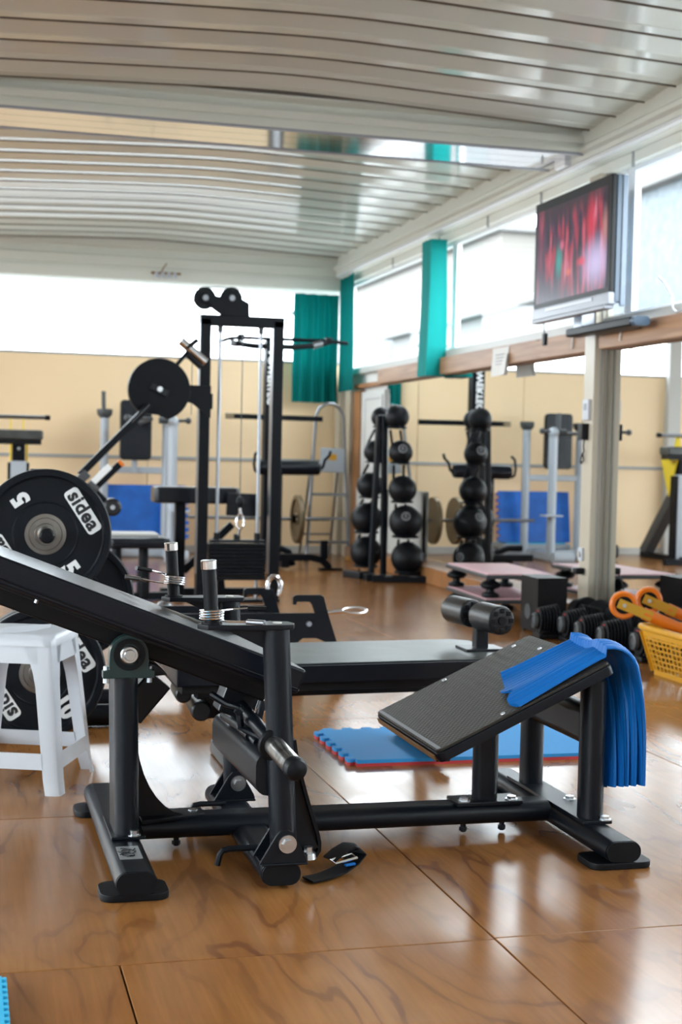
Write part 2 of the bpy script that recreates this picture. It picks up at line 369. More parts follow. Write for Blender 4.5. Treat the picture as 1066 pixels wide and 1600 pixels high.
# ================================================================== STRUCTURE
# floor of plywood sheets (seams along both directions, and most positions below, computed from image pixels)
floor = struct(B().bb(XL-.1, WX+.1, YF-.1, YB+.1, -.12, -.021).build('floor', 'gap', smooth=0))
g = .0035
def sheet(x0, x1, y0, y1):
    o = B().bb(x0+g/2, x1-g/2, y0+g/2, y1-g/2, -.02, 0, .0016)
    c = V((x0+x1)/2, (y0+y1)/2, 0); o.xf(Matrix.Translation(-c)); o = o.build('plywood_sheet', 'ply', floor, smooth=0, world=False); o.location = c
xr = [1.083, 2.303, WX+.05]; yr = [YF, .305, 2.752, 5.19, 7.63, 10.07, 12.51, YB+.05]
for i in range(2):
    for j in range(len(yr)-1):
        d = 0 if i == 0 else 1.22
        y0 = yr[j] - (d if j > 1 else 0); y1 = yr[j+1] - (d if 1 < j+1 < len(yr)-1 and j+1 > 1 else 0)
        if j == 1: y0 = yr[1]
        if y1-y0 > .05: sheet(xr[i], xr[i+1], y0, y1)
yl = [YF, -1.0, .305, 1.525, 2.745, 3.90, 5.12, 6.34, 7.56, 8.78, 10.0, 11.22, 12.44, YB+.05]
for j in range(len(yl)-1):
    xs = [XL, -2.136, .304, 1.083] if yl[j] == 1.525 else ([XL, -3.6, -1.357, 1.083] if j % 2 == 0 else [XL, -2.6, -.14, 1.083])
    for a, b in zip(xs, xs[1:]): sheet(a, b, yl[j], yl[j+1])

# back wall: cream panels, pale grey rail, clear pvc sheet above, cream beam
wb = struct(B().bb(XL-.1, WX+.3, YB+.03, YB+.18, 0, 1.93).build('wall_back', 'wallw', smooth=0))
px_ = [XL, -4.05, -2.88, -1.71, .05, 1.75, 2.92, WX+.02]
for a, b in zip(px_, px_[1:]): B().bb(a+.003, b-.003, YB, YB+.03, .07, 1.925, .003).build('wall_panel', 'cream', wb, smooth=0)
for k in (0.05, -3.6): B().bb(k-.09, k+.06, YB-.10, YB-.001, 0, 2.66, .006).build('wall_post', 'greymel', wb, smooth=0)
struct(B().bb(XL, WX, YB-.018, YB-.001, .925, .957, .004).build('trim_1', 'greytrim', smooth=0))
struct(B().bb(XL, WX, YB-.022, YB-.001, 0, .075, .004).build('baseboard_back', 'greymel', smooth=0))
wn = struct(B().bb(XL, WX, YB-.005, YB+.05, 1.925, 1.95, .004).build('window_1', 'greytrim', smooth=0))
B().bb(XL, WX, YB+.02, YB+.024, 1.95, 2.66).build('pane', 'film', wn, smooth=0)
bb_ = [(YB+.2, 3.12), (YB-.10, 3.12), (YB-.10, 2.99), (YB-.06, 2.975), (YB-.06, 2.90), (YB-.10, 2.89), (YB-.10, 2.80), (YB-.085, 2.795), (YB-.085, 2.775), (YB-.11, 2.77), (YB-.11, 2.665), (YB-.03, 2.65), (YB+.2, 2.65)]
back_beam = struct(B().prism(bb_, 'x', XL, WX+.02, 0).build('beam_back', 'beam', smooth=0))

# right wall: mirror lower down, timber, windows, beam
wr = struct(B().bb(WX+.02, WX+.20, YF, YB+.1, 0, 1.80).build('wall_right', 'wallw', smooth=0))
ledge = struct(B().bb(3.575, WX+.02, 8.06, 13.3, 0, .128, .004).build('baseboard_right', 'brown', smooth=0))
rb = [(3.62, 3.12), (3.62, 2.925), (3.585, 2.90), (3.585, 2.875), (3.615, 2.86), (3.615, 2.83), (3.64, 2.825), (3.64, 2.79), (3.70, 2.785), (3.70, 2.725), (3.86, 2.725), (3.86, 3.12)]
right_beam = struct(B().prism(rb, 'y', YF, YB-.1).build('beam_right', 'beam', smooth=0))
B().bb(3.604, 3.642, YF, YB-.12, 2.797, 2.822, .004).build('blind_track', 'frame', right_beam, smooth=0)
for y in (6.2, 7.55, 8.9, 9.9, 11.0, 12.3): B().bb(3.69, 3.705, y, y+.012, 2.70, 2.80).build('track_clip', 'greytrim', right_beam, smooth=0)
struct(B().bb(3.655, 3.80, 8.05, 12.575, 1.668, 1.80, .004).build('trim_2', 'timber', smooth=0))
struct(B().bb(3.655, 3.80, YF, 7.86, 1.672, 1.80, .004).build('trim_3', 'timber', smooth=0))
struct(B().bb(3.69, 3.80, 12.58, 13.5, 1.66, 1.70, .004).build('trim_4', 'brown', smooth=0))
for k, (a, b) in enumerate(((YF, -.4), (-.4, 3.4), (3.4, 7.70), (7.70, 10.80), (10.80, 13.95))):
    f = struct(B().bb(3.70, 3.84, a, b, 1.80, 1.862, .006).build('window_%d' % (k+2), 'greymel', smooth=0))
    fr = B()
    fr.bb(3.76, 3.80, a, a+.05, 1.86, 2.73, .004); fr.bb(3.76, 3.80, b-.05, b, 1.86, 2.73, .004); fr.bb(3.755, 3.80, a+.05, b-.05, 1.86, 1.885, .003); fr.bb(3.755, 3.80, a+.05, b-.05, 2.70, 2.727, .003)
    fr.build('window_frame', 'frame', f, smooth=0)
    B().bb(3.776, 3.780, a+.05, b-.05, 1.885, 2.70).build('pane', 'glass', f, smooth=0)
# corner boards behind the ladder
for k, (y0, y1, x) in enumerate(((13.55, 13.70, 3.66), (13.71, 13.86, 3.69), (13.87, 14.05, 3.64))):
    struct(B().bb(x, WX+.02, y0, y1, 0, 1.64, .006).build('trim_%d' % (5+k), 'post', smooth=0))
struct(B().bb(3.70, WX+.02, 13.31, 13.54, 0, 1.64, .004).build('trim_8', 'brown', smooth=0))  # brown board painted in for the dark gap beside the cabinet
# mirrors
tag(B().bb(WX-.006, WX+.015, 8.06, 12.50, .13, 1.664).build('wall_mirror', 'mirror', smooth=0), 'large wall mirror beyond the post, reflecting the ball rack and chest machine', 'mirror')
tag(B().bb(WX-.006, WX+.015, -3.2, 7.855, .03, 1.668).build('wall_mirror', 'mirror', smooth=0), 'large wall mirror on the near side of the post, behind the yellow basket', 'mirror')
# post with grooves
pst = struct(B().bb(3.645, WX+.015, 7.885, 8.03, 0, 2.72, .004).build('pillar_1', 'post', smooth=0))
for x in (3.685, 3.715): B().bb(x, x+.010, 7.876, 7.886, 0, 2.72).build('groove_strip', 'postg', pst, smooth=0)

# unseen sides of the room, with the windows that light it
wl = struct(B().bb(XL-.2, XL, YF, YB+.1, 0, .80).bb(XL-.2, XL, YF, YB+.1, 2.70, 3.12).build('wall_left', 'wallw', smooth=0))
wf = struct(B().bb(XL-.2, WX+.2, YF-.2, YF, 0, 3.12).build('wall_front', 'wallw', smooth=0))
k = 7
for a, b in ((YF, 1), (1, 5.3), (5.3, 9.6), (9.6, YB)):
    f = struct(B().bb(XL-.1, XL-.04, a, a+.06, .8, 2.7).bb(XL-.1, XL-.04, b-.06, b, .8, 2.7).bb(XL-.1, XL-.04, a+.06, b-.06, 1.72, 1.78).build('window_%d' % k, 'frame', smooth=0)); k += 1
    B().bb(XL-.072, XL-.068, a+.06, b-.06, .8, 2.7).build('pane', 'glass', f, smooth=0)

# ceiling of arched metal slats between cross beams
ceiling = struct(B().bb(XL-.2, WX+.3, YF-.2, YB+.2, 3.16, 3.22).build('ceiling', 'gap', smooth=0))  # dark colour painted in so the slat grooves read as shade
def arch(x):
    # shallow ridge at x = 1.7, falling to both sides, rounded at the top
    d = abs(x-1.72); return .078-.042*(math.sqrt(d*d+.10)-.316)
xs_ = [XL+.02, -4.2, -3.0, -1.8, -.8, 0, .5, .9, 1.2, 1.4, 1.55, 1.7, 1.85, 2.0, 2.2, 2.5, 2.9, 3.3, 3.64]
def slatmesh(p):
    t = bmesh.new()
    prof = [(0, .05), (0, .024), (.225, .003), (.232, 0), (.322, 0), (.334, .004), (.338, .012), (.338, .05)]
    rings = [[t.verts.new((x, y, z+arch(x))) for y, z in prof] for x in xs_]
    for a, b in zip(rings, rings[1:]):
        for i in range(len(prof)-1): t.faces.new((a[i], a[i+1], b[i+1], b[i]))
    t.normal_update()
    gk = [(.336, .02), (.336, -.0035), (.341, -.0045), (.346, -.0035), (.346, .02)]  # added brown strip draws the shade line of the gap between slats
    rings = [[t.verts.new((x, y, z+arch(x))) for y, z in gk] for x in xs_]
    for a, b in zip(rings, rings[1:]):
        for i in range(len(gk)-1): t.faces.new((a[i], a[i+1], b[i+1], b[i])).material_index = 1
    me = bpy.data.meshes.new('slat'); t.to_mesh(me); t.free(); me.materials.append(M['ceil']); me.materials.append(M['gap_shade'])
    me.polygons.foreach_set('use_smooth', [True]*len(me.polygons)); me.set_sharp_from_angle(angle=math.radians(5)); return me
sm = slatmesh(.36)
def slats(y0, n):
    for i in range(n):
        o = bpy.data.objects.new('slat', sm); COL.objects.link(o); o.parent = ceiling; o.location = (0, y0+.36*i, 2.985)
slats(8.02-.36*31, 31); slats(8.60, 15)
# cross beam with a polished track plate under it
cb = [(8.06, 3.12), (8.06, 3.045), (8.12, 3.03), (8.12, 2.985), (8.07, 2.975), (8.07, 2.93), (8.085, 2.925), (8.085, 2.905), (8.06, 2.90), (8.06, 2.872), (8.62, 2.872), (8.62, 3.12)]
cbm = struct(B().prism(cb, 'x', XL, 3.63).build('beam_middle', 'beam', smooth=0))
B().bb(XL, 3.63, 8.06, 8.085, 2.858, 2.872, .003).bb(XL, 3.63, 8.575, 8.60, 2.858, 2.872, .003).build('track_edge', 'tvsilver', cbm, smooth=0)
for a, b in ((8.087, 8.245), (8.249, 8.41), (8.414, 8.573)): B().bb(XL, 3.63, a, b, 2.864, 2.872).build('track_plate', 'alu', cbm, smooth=0)
B().box((3.62, 8.33, 2.85), (.10, .16, .05), .01).build('track_end', 'frame', cbm)
B().bb(XL, 3.62, 7.99, 8.06, 3.06, 3.075).build('gutter', 'gap', cbm, smooth=0)
# small porcelain line holder on the back beam
fx = thing('cable_holder', 'small rusty cable holder with white insulators on the back beam', 'fixture', (1.87, YB-.115, 2.70))
B().bb(1.74, 2.03, YB-.135, YB-.112, 2.735, 2.755, .003).build('bracket', 'rust', fx)
for k in range(4): B().lathe([(0, 0), (.017, 0), (.022, .015), (.014, .03), (.022, .045), (.012, .055), (0, .055)], (1.79+.06*k, YB-.15, 2.695), (0, 0, 1), 14).build('insulator', 'whitepl', fx)
B().tube([(1.84, YB-.13, 2.755), (1.86, YB-.13, 2.80), (1.89, YB-.125, 2.84)], .006).build('wire', 'rust', fx)

# outside: pale houses beyond the windows
struct(B().bb(-60, 60, -60, 60, -.4, -.3).build('ground', 'ground', smooth=0))
def house(label, x0, x1, y0, y1, h, m, wins, roofm='facade'):
    t = thing('house', label, 'house', ((x0+x1)/2, (y0+y1)/2, -.3))
    B().bb(x0, x1, y0, y1, -.3, h).build('wall', m, t, smooth=0)
    B().bb(x0-.15, x1+.15, y0-.15, y1+.15, h, h+.12, .03).build('roof', roofm, t, smooth=0)
    for (ya, yb, za, zb) in wins:
        f = B().bb(x0-.05, x0-.004, ya-.06, yb+.06, za-.06, zb+.06).build('window', 'facade', t, smooth=0)
        B().bb(x0-.06, x0-.051, ya, yb, za, zb).build('pane', 'facdark', f, smooth=0)
house('cream house with a flat roof behind the far windows', 10, 16, 26, 44, 5.4, 'facade2', [(28, 29.4, 2.2, 4.0), (33, 34.4, 2.2, 4.0), (38, 39.4, 2.2, 4.0)])
house('pale house with a blue tiled front beyond the window beside the television', 8, 13, 12.2, 17.0, 4.3, 'bluefac', [(13, 14, 1.4, 2.6)])
house('low white annex in front of the cream house outside the windows', 7.4, 9.2, 17.2, 24.5, 3.1, 'facade', [(18.5, 19.6, 1.3, 2.5), (22, 23, 1.3, 2.5)])

# ================================================================== INCLINE HIP BENCH (front and centre)
bn = thing('incline_bench', 'black steel incline bench machine with long padded board, hinged lever posts and sloping footplate', 'bench', (.97, 3.55, 0))
YC = 3.56
# feet
def foot(x, y0, y1, zc, pads):
    f = B().oval((x, y0, zc), (x, y1, zc), .094, .052, seg=12).build('foot', 'black', bn)
    for y in (y0, y1):
        s = -1 if y == y0 else 1
        B().prism([(a*1.02, b*1.02) for a, b in rrect(.090, .050, .0245, 6, 0, 0)], 'y', 0, .006*s, .0015, Matrix.Translation((x, y+.001*s, zc))).build('end_cap', 'rubber', f)
    for (py, ww) in pads:
        B().prism(rrect(ww, .115, .03, 4, x, py), 'z', 0, zc-.026, .003).build('foot_pad', 'rubber', f)
    return f
foot(.380, 3.125, 3.985, .043, [(3.185, .155), (3.93, .155)])
foot(.717, 3.165, 3.955, .034, [(3.26, .06), (3.88, .06)])
rf = foot(1.578, 3.165, 3.985, .043, [(3.215, .165), (3.93, .165)])
# main rail
B().oval((.43, YC, .056), (1.535, YC, .056), .098, .056, seg=12).build('base_rail', 'black', bn)
for x in (.53, 1.30, 1.41):
    s = B().cyl((x, YC-.01, .005), (x, YC-.01, .033), .007).cyl((x, YC-.01, .008), (x, YC-.01, .018), .011, seg=6).build('anchor_bolt', 'black', bn)
# rear post with gusset and pillow bearing
B().oval((.390, 3.475, .075), (.381, 3.475, .458), .060, .165, up=(0, 1, 0)).build('post', 'black', bn)
B().bb(.350, .432, 3.385, 3.60, .069, .077, .002).prism([(.435, 3.485), (.60, 3.535), (.60, 3.60), (.435, 3.60)], 'z', .078, .088, .002).build('base_plate', 'black', bn)
gp = [(.42, .088), (.545, .088)] + [(.545-.125*math.sin(a*pi/2/8)*.98-.0, .088+.22*(1-math.cos(a*pi/2/8))**.9) for a in range(1, 9)]
B().prism(gp, 'y', 3.53, 3.54, 0).build('gusset', 'black', bn)
for x, y in ((.405, 3.385), (.575, 3.56)):
    B().cyl((x, y+.012, .078), (x, y+.012, .090), .012, seg=6).cyl((x, y+.012, .077), (x, y+.012, .080), .016).build('bolt', 'bolt', bn)
# bearing
bx, bz, by = .386, .515, 3.392
br = B().prism([(bx-.062, bz-.058), (bx+.062, bz-.058), (bx+.062, bz-.04), (bx+.048, bz-.036)] + [(bx+.047*math.cos(a), bz+.047*math.sin(a)) for a in [pi*i/12 for i in range(13)]] + [(bx-.048, bz-.036), (bx-.062, bz-.04)], 'y', by, by+.032, .003).build('bearing_housing', 'green', bn)
B().lathe([(.026, 0), (.036, 0), (.038, .004), (.038, .01), (.026, .01)], (bx, by+.002, bz), (0, -1, 0), 28).build('bearing_ring', 'rubber', br)
B().cyl((bx, by+.004, bz), (bx, by-.012, bz), .022, bev=.003).cyl((bx, by-.012, bz), (bx, by-.018, bz), .014, .012).build('shaft_bolt', 'bolt', br)
for sx in (-.052, .05): B().cyl((bx+sx, by+.016, bz-.07), (bx+sx, by+.016, bz-.03), .008, seg=8).build('bearing_bolt', 'bolt', br)
B().cyl((bx, by+.03, bz), (bx, 3.60, bz), .015).build('pivot_shaft', 'steel', bn)
B().prism([(.352, .448), (.485, .458), (.462, .478), (.442, .488), (.352, .460)], 'y', 3.43, 3.56, .003).build('bearing_plate', 'black', bn)
# stop bracket leaning off the post
B().rect((.405, 3.545, .345), (.478, 3.545, .432), .07, .055, up=(0, 1, 0)).build('stop_bracket', 'black', bn)
# long padded board
ang = math.atan(.380); bd = V(math.cos(ang), 0, -math.sin(ang)); bu = V(math.sin(ang), 0, math.cos(ang))
pe = V(.806, 3.535, .4795)                       # top edge at the low end
L_ = 1.38
pc = pe - bd*(L_/2) - bu*.031
rotp = Matrix((( bd.x, 0, bu.x), (0, 1, 0), (bd.z, 0, bu.z))).to_4x4()
pad = B().box(pc, (L_, .425, .062), .007, rotp, 3).build('pad', 'vinyl', bn)
for s in (-.2135, .2135):
    for h in (-.018,):
        a = pe - bd*.006 - bu*.031 + bu*h; B().tube([a+V(0, s, 0), a+V(0, s, 0)-bd*(L_-.012)], .0026, 6).build('piping', 'vinyl', pad)
B().box(pe - bd*.001 - bu*.052, (.006, .41, .004), .001, rotp).build('piping', 'greyprint', pad)
fc = pe - bd*.04 - bu*.092
B().rect(fc + V(0, -.02, 0), fc + V(0, -.02, 0)-bd*1.3, .13, .050, up=bu).build('pad_frame', 'boxblk', bn)
B().box(pe-bd*(L_/2)-bu*.066, (L_-.06, .37, .010), .003, rotp).build('pad_backing', 'boxblk', bn)
for k in (.35, .72): B().cyl(pe-bd*(L_-k)-bu*.066+V(0, -.195, 0), pe-bd*(L_-k)-bu*.074+V(0, -.195, 0), .005, seg=6).build('bolt', 'steel', bn)
# hinged lever posts with weight pegs
for y, sgn in ((3.19, 1), (3.80, -1)):
    p = B().oval((.728, y, .075), (.698, y, .600), .062, .072, up=(0, 1, 0)).build('lever_post', 'black', bn)
    pl = [(.733, y-.032), (.742, y), (.733, y+.032), (.70, y+.04), (.58, y+.036), (.535, y+.03), (.515, y), (.535, y-.03), (.60, y-.036), (.70, y-.04)]
    tp = B().prism(pl, 'z', .600, .612, .002).build('top_plate', 'black', bn)
    B().prism([(.575, .600), (.69, .600), (.69, .545)], 'y', y-.004, y+.004, .001).build('plate_gusset', 'black', bn)
    B().cyl((.700, y-.005, .612), (.700, y-.005, .6145), .011, seg=14).build('paper_dot', 'paper', tp)
    pg = B().cyl((.549, y, .611), (.540, y, .735), .0165, seg=24).cyl((.549, y, .611), (.549, y, .616), .024).build('weight_peg', 'rubber', bn)
    B().cyl((.540, y, .735), (.5385, y, .757), .0180, bev=.002, seg=24).build('peg_cap', 'chrome', pg)
    # hinge bracket on the cross foot
    for dy in (-.036, .036):
        B().prism([(.662, .062), (.775, .062), (.772, .075), (.752, .11), (.742, .132), (.728, .14), (.712, .138), (.700, .125)], 'y', y+dy-.005, y+dy+.005, .001).build('hinge_bracket', 'black', bn)
    B().bb(.668, .776, y-.045, y+.045, .058, .064, .002).build('hinge_plate', 'black', bn)
    B().cyl((.727, y-.046, .108), (.727, y-.041, .108), .021, seg=24).cyl((.727, y-.056, .108), (.727, y-.046, .108), .0125, .0115, seg=6).build('hinge_bolt', 'bolt', bn)
# cross tube between the lever posts
B().oval((.688, 3.20, .258), (.688, 3.80, .244), .055, .098).build('lever_crossbar', 'black', bn)
# weight sleeve that points towards the viewer
sl = B().cyl((.695, 3.165, .333), (.700, 2.985, .322), .0235, seg=28).build('weight_sleeve', 'wornchrome', bn)
B().lathe([(0, 0), (.034, 0), (.037, .004), (.037, .012), (.034, .016), (0, .016)], (.6945, 3.18, .334), (.03, -1, -.06), 28).build('sleeve_collar', 'rubber', sl)
B().lathe([(0, -.004), (.0245, -.004), (.026, .002), (.026, .016), (.022, .026), (.012, .031), (0, .032)], (.700, 2.985, .322), (.03, -1, -.06), 28).build('sleeve_cap', 'rubber', sl)
B().cyl((.6945, 3.19, .335), (.685, 3.52, .36), .017).build('sleeve_axle', 'black', bn)
# release handle and pull rods below the board
B().tube([(.595, 3.45, .405), (.63, 3.42, .385), (.655, 3.40, .380), (.662, 3.40, .33), (.675, 3.38, .325), (.715, 3.31, .312)], .009, 10).cyl((.652, 3.40, .378), (.662, 3.40, .368), .013).build('pull_rod', 'black', bn)
B().cyl((.700, 3.40, .325), (.712, 3.40, .388), .010).cyl((.709, 3.40, .375), (.714, 3.40, .395), .013, .011).cyl((.68, 3.47, .35), (.72, 3.28, .31), .013).build('lock_handle', 'black', bn)
B().box((.68, 3.56, .372), (.09, .09, .08), .006, (0, .35, 0)).build('pivot_block', 'black', bn)
B().tube([(.668, 3.66, .312), (.676, 3.50, .318), (.682, 3.38, .312)], .013, 12).cyl((.681, 3.40, .314), (.690, 3.34, .304), .009).build('gas_strut', 'black', bn)
B().cyl((.678, 3.47, .3175), (.681, 3.41, .3145), .0134).build('strut_highlight', 'steel', bn)  # short steel band stands for the highlight on the black strut
# little bent stops on the cross foot
for y in (3.30, 3.74):
    B().tube([(.69, y, .060), (.62, y, .060), (.605, y, .057), (.598, y, .048), (.592, y, .022)], .0075, 8).build('bent_stop', 'black', bn)
# curved guard behind the front lever post
gd = [(.742, .340)] + [(.752+.062*(i/9)**1.25, .335-.225*(i/9)) for i in range(10)] + [(.818, .090), (.818, .072), (.808, .058), (.790, .050), (.742, .050)]
gu = B().prism(gd, 'y', 3.222, 3.230, 0).build('guard', 'black', bn)
B().sweep([V(a, 3.226, b) for a, b in gd[1:14]], [(-.02, -.004), (.02, -.004), (.02, .004), (-.02, .004)], up=(1, 0, .2)).build('guard_edge', 'rubber', gu)
B().prism([(.755, .065), (.815, .080), (.755, .19)], 'y', 3.205, 3.213, 0).build('guard_gusset', 'black', bn)
B().cyl((.787, 3.19, .060), (.787, 3.19, .074), .019, .017, seg=12).cyl((.787, 3.19, .074), (.787, 3.19, .088), .011, seg=6).build('leveling_knob', 'bolt', bn)
# sloping footplate on its stand
fa = math.radians(25.2); fd = V(math.cos(fa), 0, math.sin(fa)); fu = V(-math.sin(fa), 0, math.cos(fa))
f0 = V(1.130, 3.555, .277); FL = .508
rotf = Matrix(((fd.x, 0, fu.x), (0, 1, 0), (fd.z, 0, fu.z))).to_4x4()
fo = B().prism(rrect(FL, .545, .018, 4), 'z', -.030, -.004, .003)
fo = fo.xf(Matrix.Translation(f0+fd*FL/2) @ rotf).build('footplate', 'black', bn)
tr = B().prism(rrect(FL-.006, .535, .014, 4), 'z', -.004, .003, .0015).xf(rotf).build('tread', 'tread', bn, world=False)
tr.location = f0+fd*FL/2-bn.location
B().prism(rrect(.004, .50, .0015, 2), 'z', -.024, -.010).xf(Matrix.Translation(f0-fd*.0045) @ rotf).build('plywood_edge', 'woodedge', fo)
B().prism(rrect(.010, .52, .004, 2), 'z', -.004, .0045, .001).xf(Matrix.Translation(f0+fd*.012) @ rotf).build('edge_strip', 'greyprint', fo)
for d_, y in ((.20, -.245), (.215, .245), (.44, .235), (.465, .10)):
    B().lathe([(0, .003), (.007, .003), (.006, .0055), (.003, .0062), (0, .0055)], f0+fd*d_+V(0, y, 0), fu, 14).build('screw', 'bolt', fo, smooth=30)
B().oval((1.362, YC, .080), (1.362, YC, .335), .070, .05, up=(0, 1, 0)).build('post', 'black', bn)
B().bb(1.27, 1.455, YC-.045, YC+.045, .080, .090, .002).build('base_plate', 'black', bn)
for x in (1.295, 1.43): B().cyl((x, YC-.025, .09), (x, YC-.025, .10), .013, seg=6).cyl((x, YC-.025, .09), (x, YC-.025, .093), .017).build('bolt', 'bolt', bn)
for y in (3.375, 3.775): B().oval((1.585, y, .075), (1.585, y, .435), .062, .075, up=(0, 1, 0)).build('post', 'black', bn)
B().bb(1.545, 1.625, 3.325, 3.86, .068, .078, .002).build('base_plate', 'black', bn)
for y in (3.335, 3.555): B().cyl((1.608, y, .078), (1.608, y, .088), .013, seg=6).cyl((1.608, y, .078), (1.608, y, .081), .017).build('bolt', 'bolt', bn)
B().oval((1.585, 3.36, .315), (1.585, 3.79, .315), .055, .11).build('stand_crossbar', 'black', bn)
B().rect((1.30, 3.375, .326), (1.60, 3.375, .467), .05, .03, up=fu).rect((1.30, 3.775, .326), (1.60, 3.775, .467), .05, .03, up=fu).build('plate_rail', 'black', bn)
# silver name plate with a pen-like signature
npz = .0695
npl = B().prism(rrect(.052, .105, .003, 2, .380, 3.275), 'z', npz, npz+.0012).build('name_plate', 'silverlab', bn)
sg = []
for i in range(60):
    t_ = i/59; sg.append((.372+.016*math.sin(t_*30)*(1-.3*t_)+.005*math.sin(t_*9), 3.238+.068*t_+.006*math.sin(t_*47), npz+.0018))
B().tube(sg, .0009, 4).tube([(.386, 3.262, npz+.0018), (.396, 3.28, npz+.0018), (.388, 3.285, npz+.0018), (.397, 3.305, npz+.0018)], .0012, 4).build('signature', 'ink', npl)

# spring collars on the pegs
def collar(label, px, y, zb, a0, tilt):
    t = thing('spring_collar', label, 'spring collar', (px, y, zb), 0, 'spring collars on the weight pegs')
    c = V(px, y, zb); mt = Matrix.Translation(c) @ Euler((tilt[0], tilt[1], a0)).to_matrix().to_4x4()
    pts = []
    for i in range(0, 97):
        a = 2*pi*i/24 - .5; pts.append(mt @ V(.0265*math.cos(a), .0265*math.sin(a), .0045+.0058*i/24))
    e0 = mt @ V(.085, -.030, .006); e1 = mt @ V(.080, .026, .030)
    B().tube([mt @ V(.045, -.022, .0045)] + pts[:], .0024, 8).tube([pts[0], mt @ V(.045, -.022, .0045), e0], .0024, 8).tube([pts[-1], mt @ V(.045, .016, .028), e1], .0024, 8).build('coil', 'chrome', t)
    for e, dd, m in ((e0, mt.to_3x3() @ V(.9, -.28, 0), 'steel'), (e1, mt.to_3x3() @ V(.98, .1, 0), 'rubber')):
        B().rect(e, e+dd.normalized()*.042, .017, .011, up=(0, 0, 1), r=.004).build('grip', m, t)
    return t
collar('spring collar with steel and rubber grips on the nearer weight peg', .548, 3.19, .616, -.30, (0, 0))
collar('tilted spring collar on the farther weight peg of the bench', .548, 3.80, .640, pi+.2, (.08, -.17))

# ribbed blue mat over the footplate
def ribbed():
    n_u, n_v = 15*6, 34
    t = bmesh.new()
    path = []
    e = f0+fd*FL      # upper end of the plate
    for i in range(14):
        s_ = .240+(FL-.240)*i/13; lift = .005+.005*math.sin(min(1, i/13)*pi*.5)**2
        path.append((f0+fd*s_+fu*lift, fu))
    c = e + V(.004, 0, -.035)
    for i in range(1, 8):
        a = math.radians(115-115*i/7); path.append((c+V(.064*math.cos(a), 0, .064*math.sin(a)), V(math.cos(a), 0, math.sin(a))))
    q = path[-1][0]
    for i in range(1, 13):
        t_ = i/12; path.append((q+V(.030*t_+.006*math.sin(t_*3), 0, -.292*t_), V(1, 0, .10)))
    rows_t, rows_b = [], []
    npth = len(path)
    for k, (p, nn) in enumerate(path):
        nn = nn.normalized(); f = k/(npth-1)
        # widths: fanned at the loose end on the plate and at the hanging end
        yn = 3.285+.022*math.sin(f*pi)+.0*f
        yf = 3.585-.035*math.sin(f*pi)-.01*f
        hang = max(0, (f-.55)/.45)
        rt, rb = [], []
        for j in range(n_u+1):
            u = j/n_u; y = yn+(yf-yn)*u
            plain = 1/(1+math.exp(-(u-.46)*40))*1/(1+math.exp((u-.86)*40))*max(0, 1-1.6*f)
            rib = .0055*abs(math.sin(u*15*pi))**.8*(1-.92*plain)
            # gentle folds: near third stands up, middle lies flat, far edge curls
            fold = (.012*math.exp(-((u-.22)/.17)**2)+.005*math.exp(-((u-.97)/.09)**2))*(1-.5*hang) - .010*hang*u
            wob = .004*math.sin(u*9+f*5)*hang
            base = p+V(0, y-p.y, 0)+nn*(fold+wob)
            base = base + fd*(1-f)**4*(.075*u**1.5 - .016*math.sin(u*13)*(u < .6))*(hang == 0)
            h2 = max(0, (f-.38)/.62); h2 = h2*h2*(3-2*h2)
            base = base.lerp(V(1.712-.092*u+.004*math.sin(u*12), 3.325+.055*u+.010*math.sin(u*6*2*pi), base.z-.012*u*hang), h2)
            nn2 = nn.lerp(V(.4, -.9, .1), h2).normalized()
            rt.append(t.verts.new(base+nn2*(.004+rib))); rb.append(t.verts.new(base))
        rows_t.append(rt); rows_b.append(rb)
    for a, b in zip(rows_t, rows_t[1:]):
        for j in range(n_u): t.faces.new((a[j], a[j+1], b[j+1], b[j]))
    for a, b in zip(rows_b, rows_b[1:]):
        for j in range(n_u): t.faces.new((a[j], b[j], b[j+1], a[j+1]))
    for r1, r2 in ((rows_t[0], rows_b[0]), (rows_t[-1], rows_b[-1])):
        for j in range(n_u): t.faces.new((r1[j], r2[j], r2[j+1], r1[j+1]))
    for side in (0, n_u):
        for k in range(npth-1): t.faces.new((rows_t[k][side], rows_t[k+1][side], rows_b[k+1][side], rows_b[k][side]))
    bmesh.ops.recalc_face_normals(t, faces=t.faces[:])
    b = B(); b.merge(t); return b
tag(ribbed().build('exercise_mat', 'blue', smooth=24), 'ribbed bright blue rubber mat draped over the sloping footplate', 'mat')

# strap with buckle on the floor beside the cross foot
st = thing('strap', 'black webbing strap with silver buckle curled on the floor', 'strap', (.87, 3.28, 0))
sp = [V(.79, 3.20, .006), V(.83, 3.215, .007), V(.875, 3.245, .010), V(.915, 3.28, .018), V(.938, 3.30, .034), V(.936, 3.305, .050), V(.915, 3.30, .055), V(.885, 3.285, .045), V(.86, 3.275, .030)]
B().sweep(sp, [(-.024, -.002), (.024, -.002), (.024, .002), (-.024, .002)], up=(0, 0, 1)).build('webbing', 'rubber', st)
B().tube([(.865, 3.235, .030), (.925, 3.262, .034), (.918, 3.285, .038), (.858, 3.258, .032)], .0035, 8, True).build('buckle', 'chrome', st)
B().box((.905, 3.25, .022), (.03, .01, .006), .002, (0, 0, .4)).build('buckle_tag', 'blue', st)

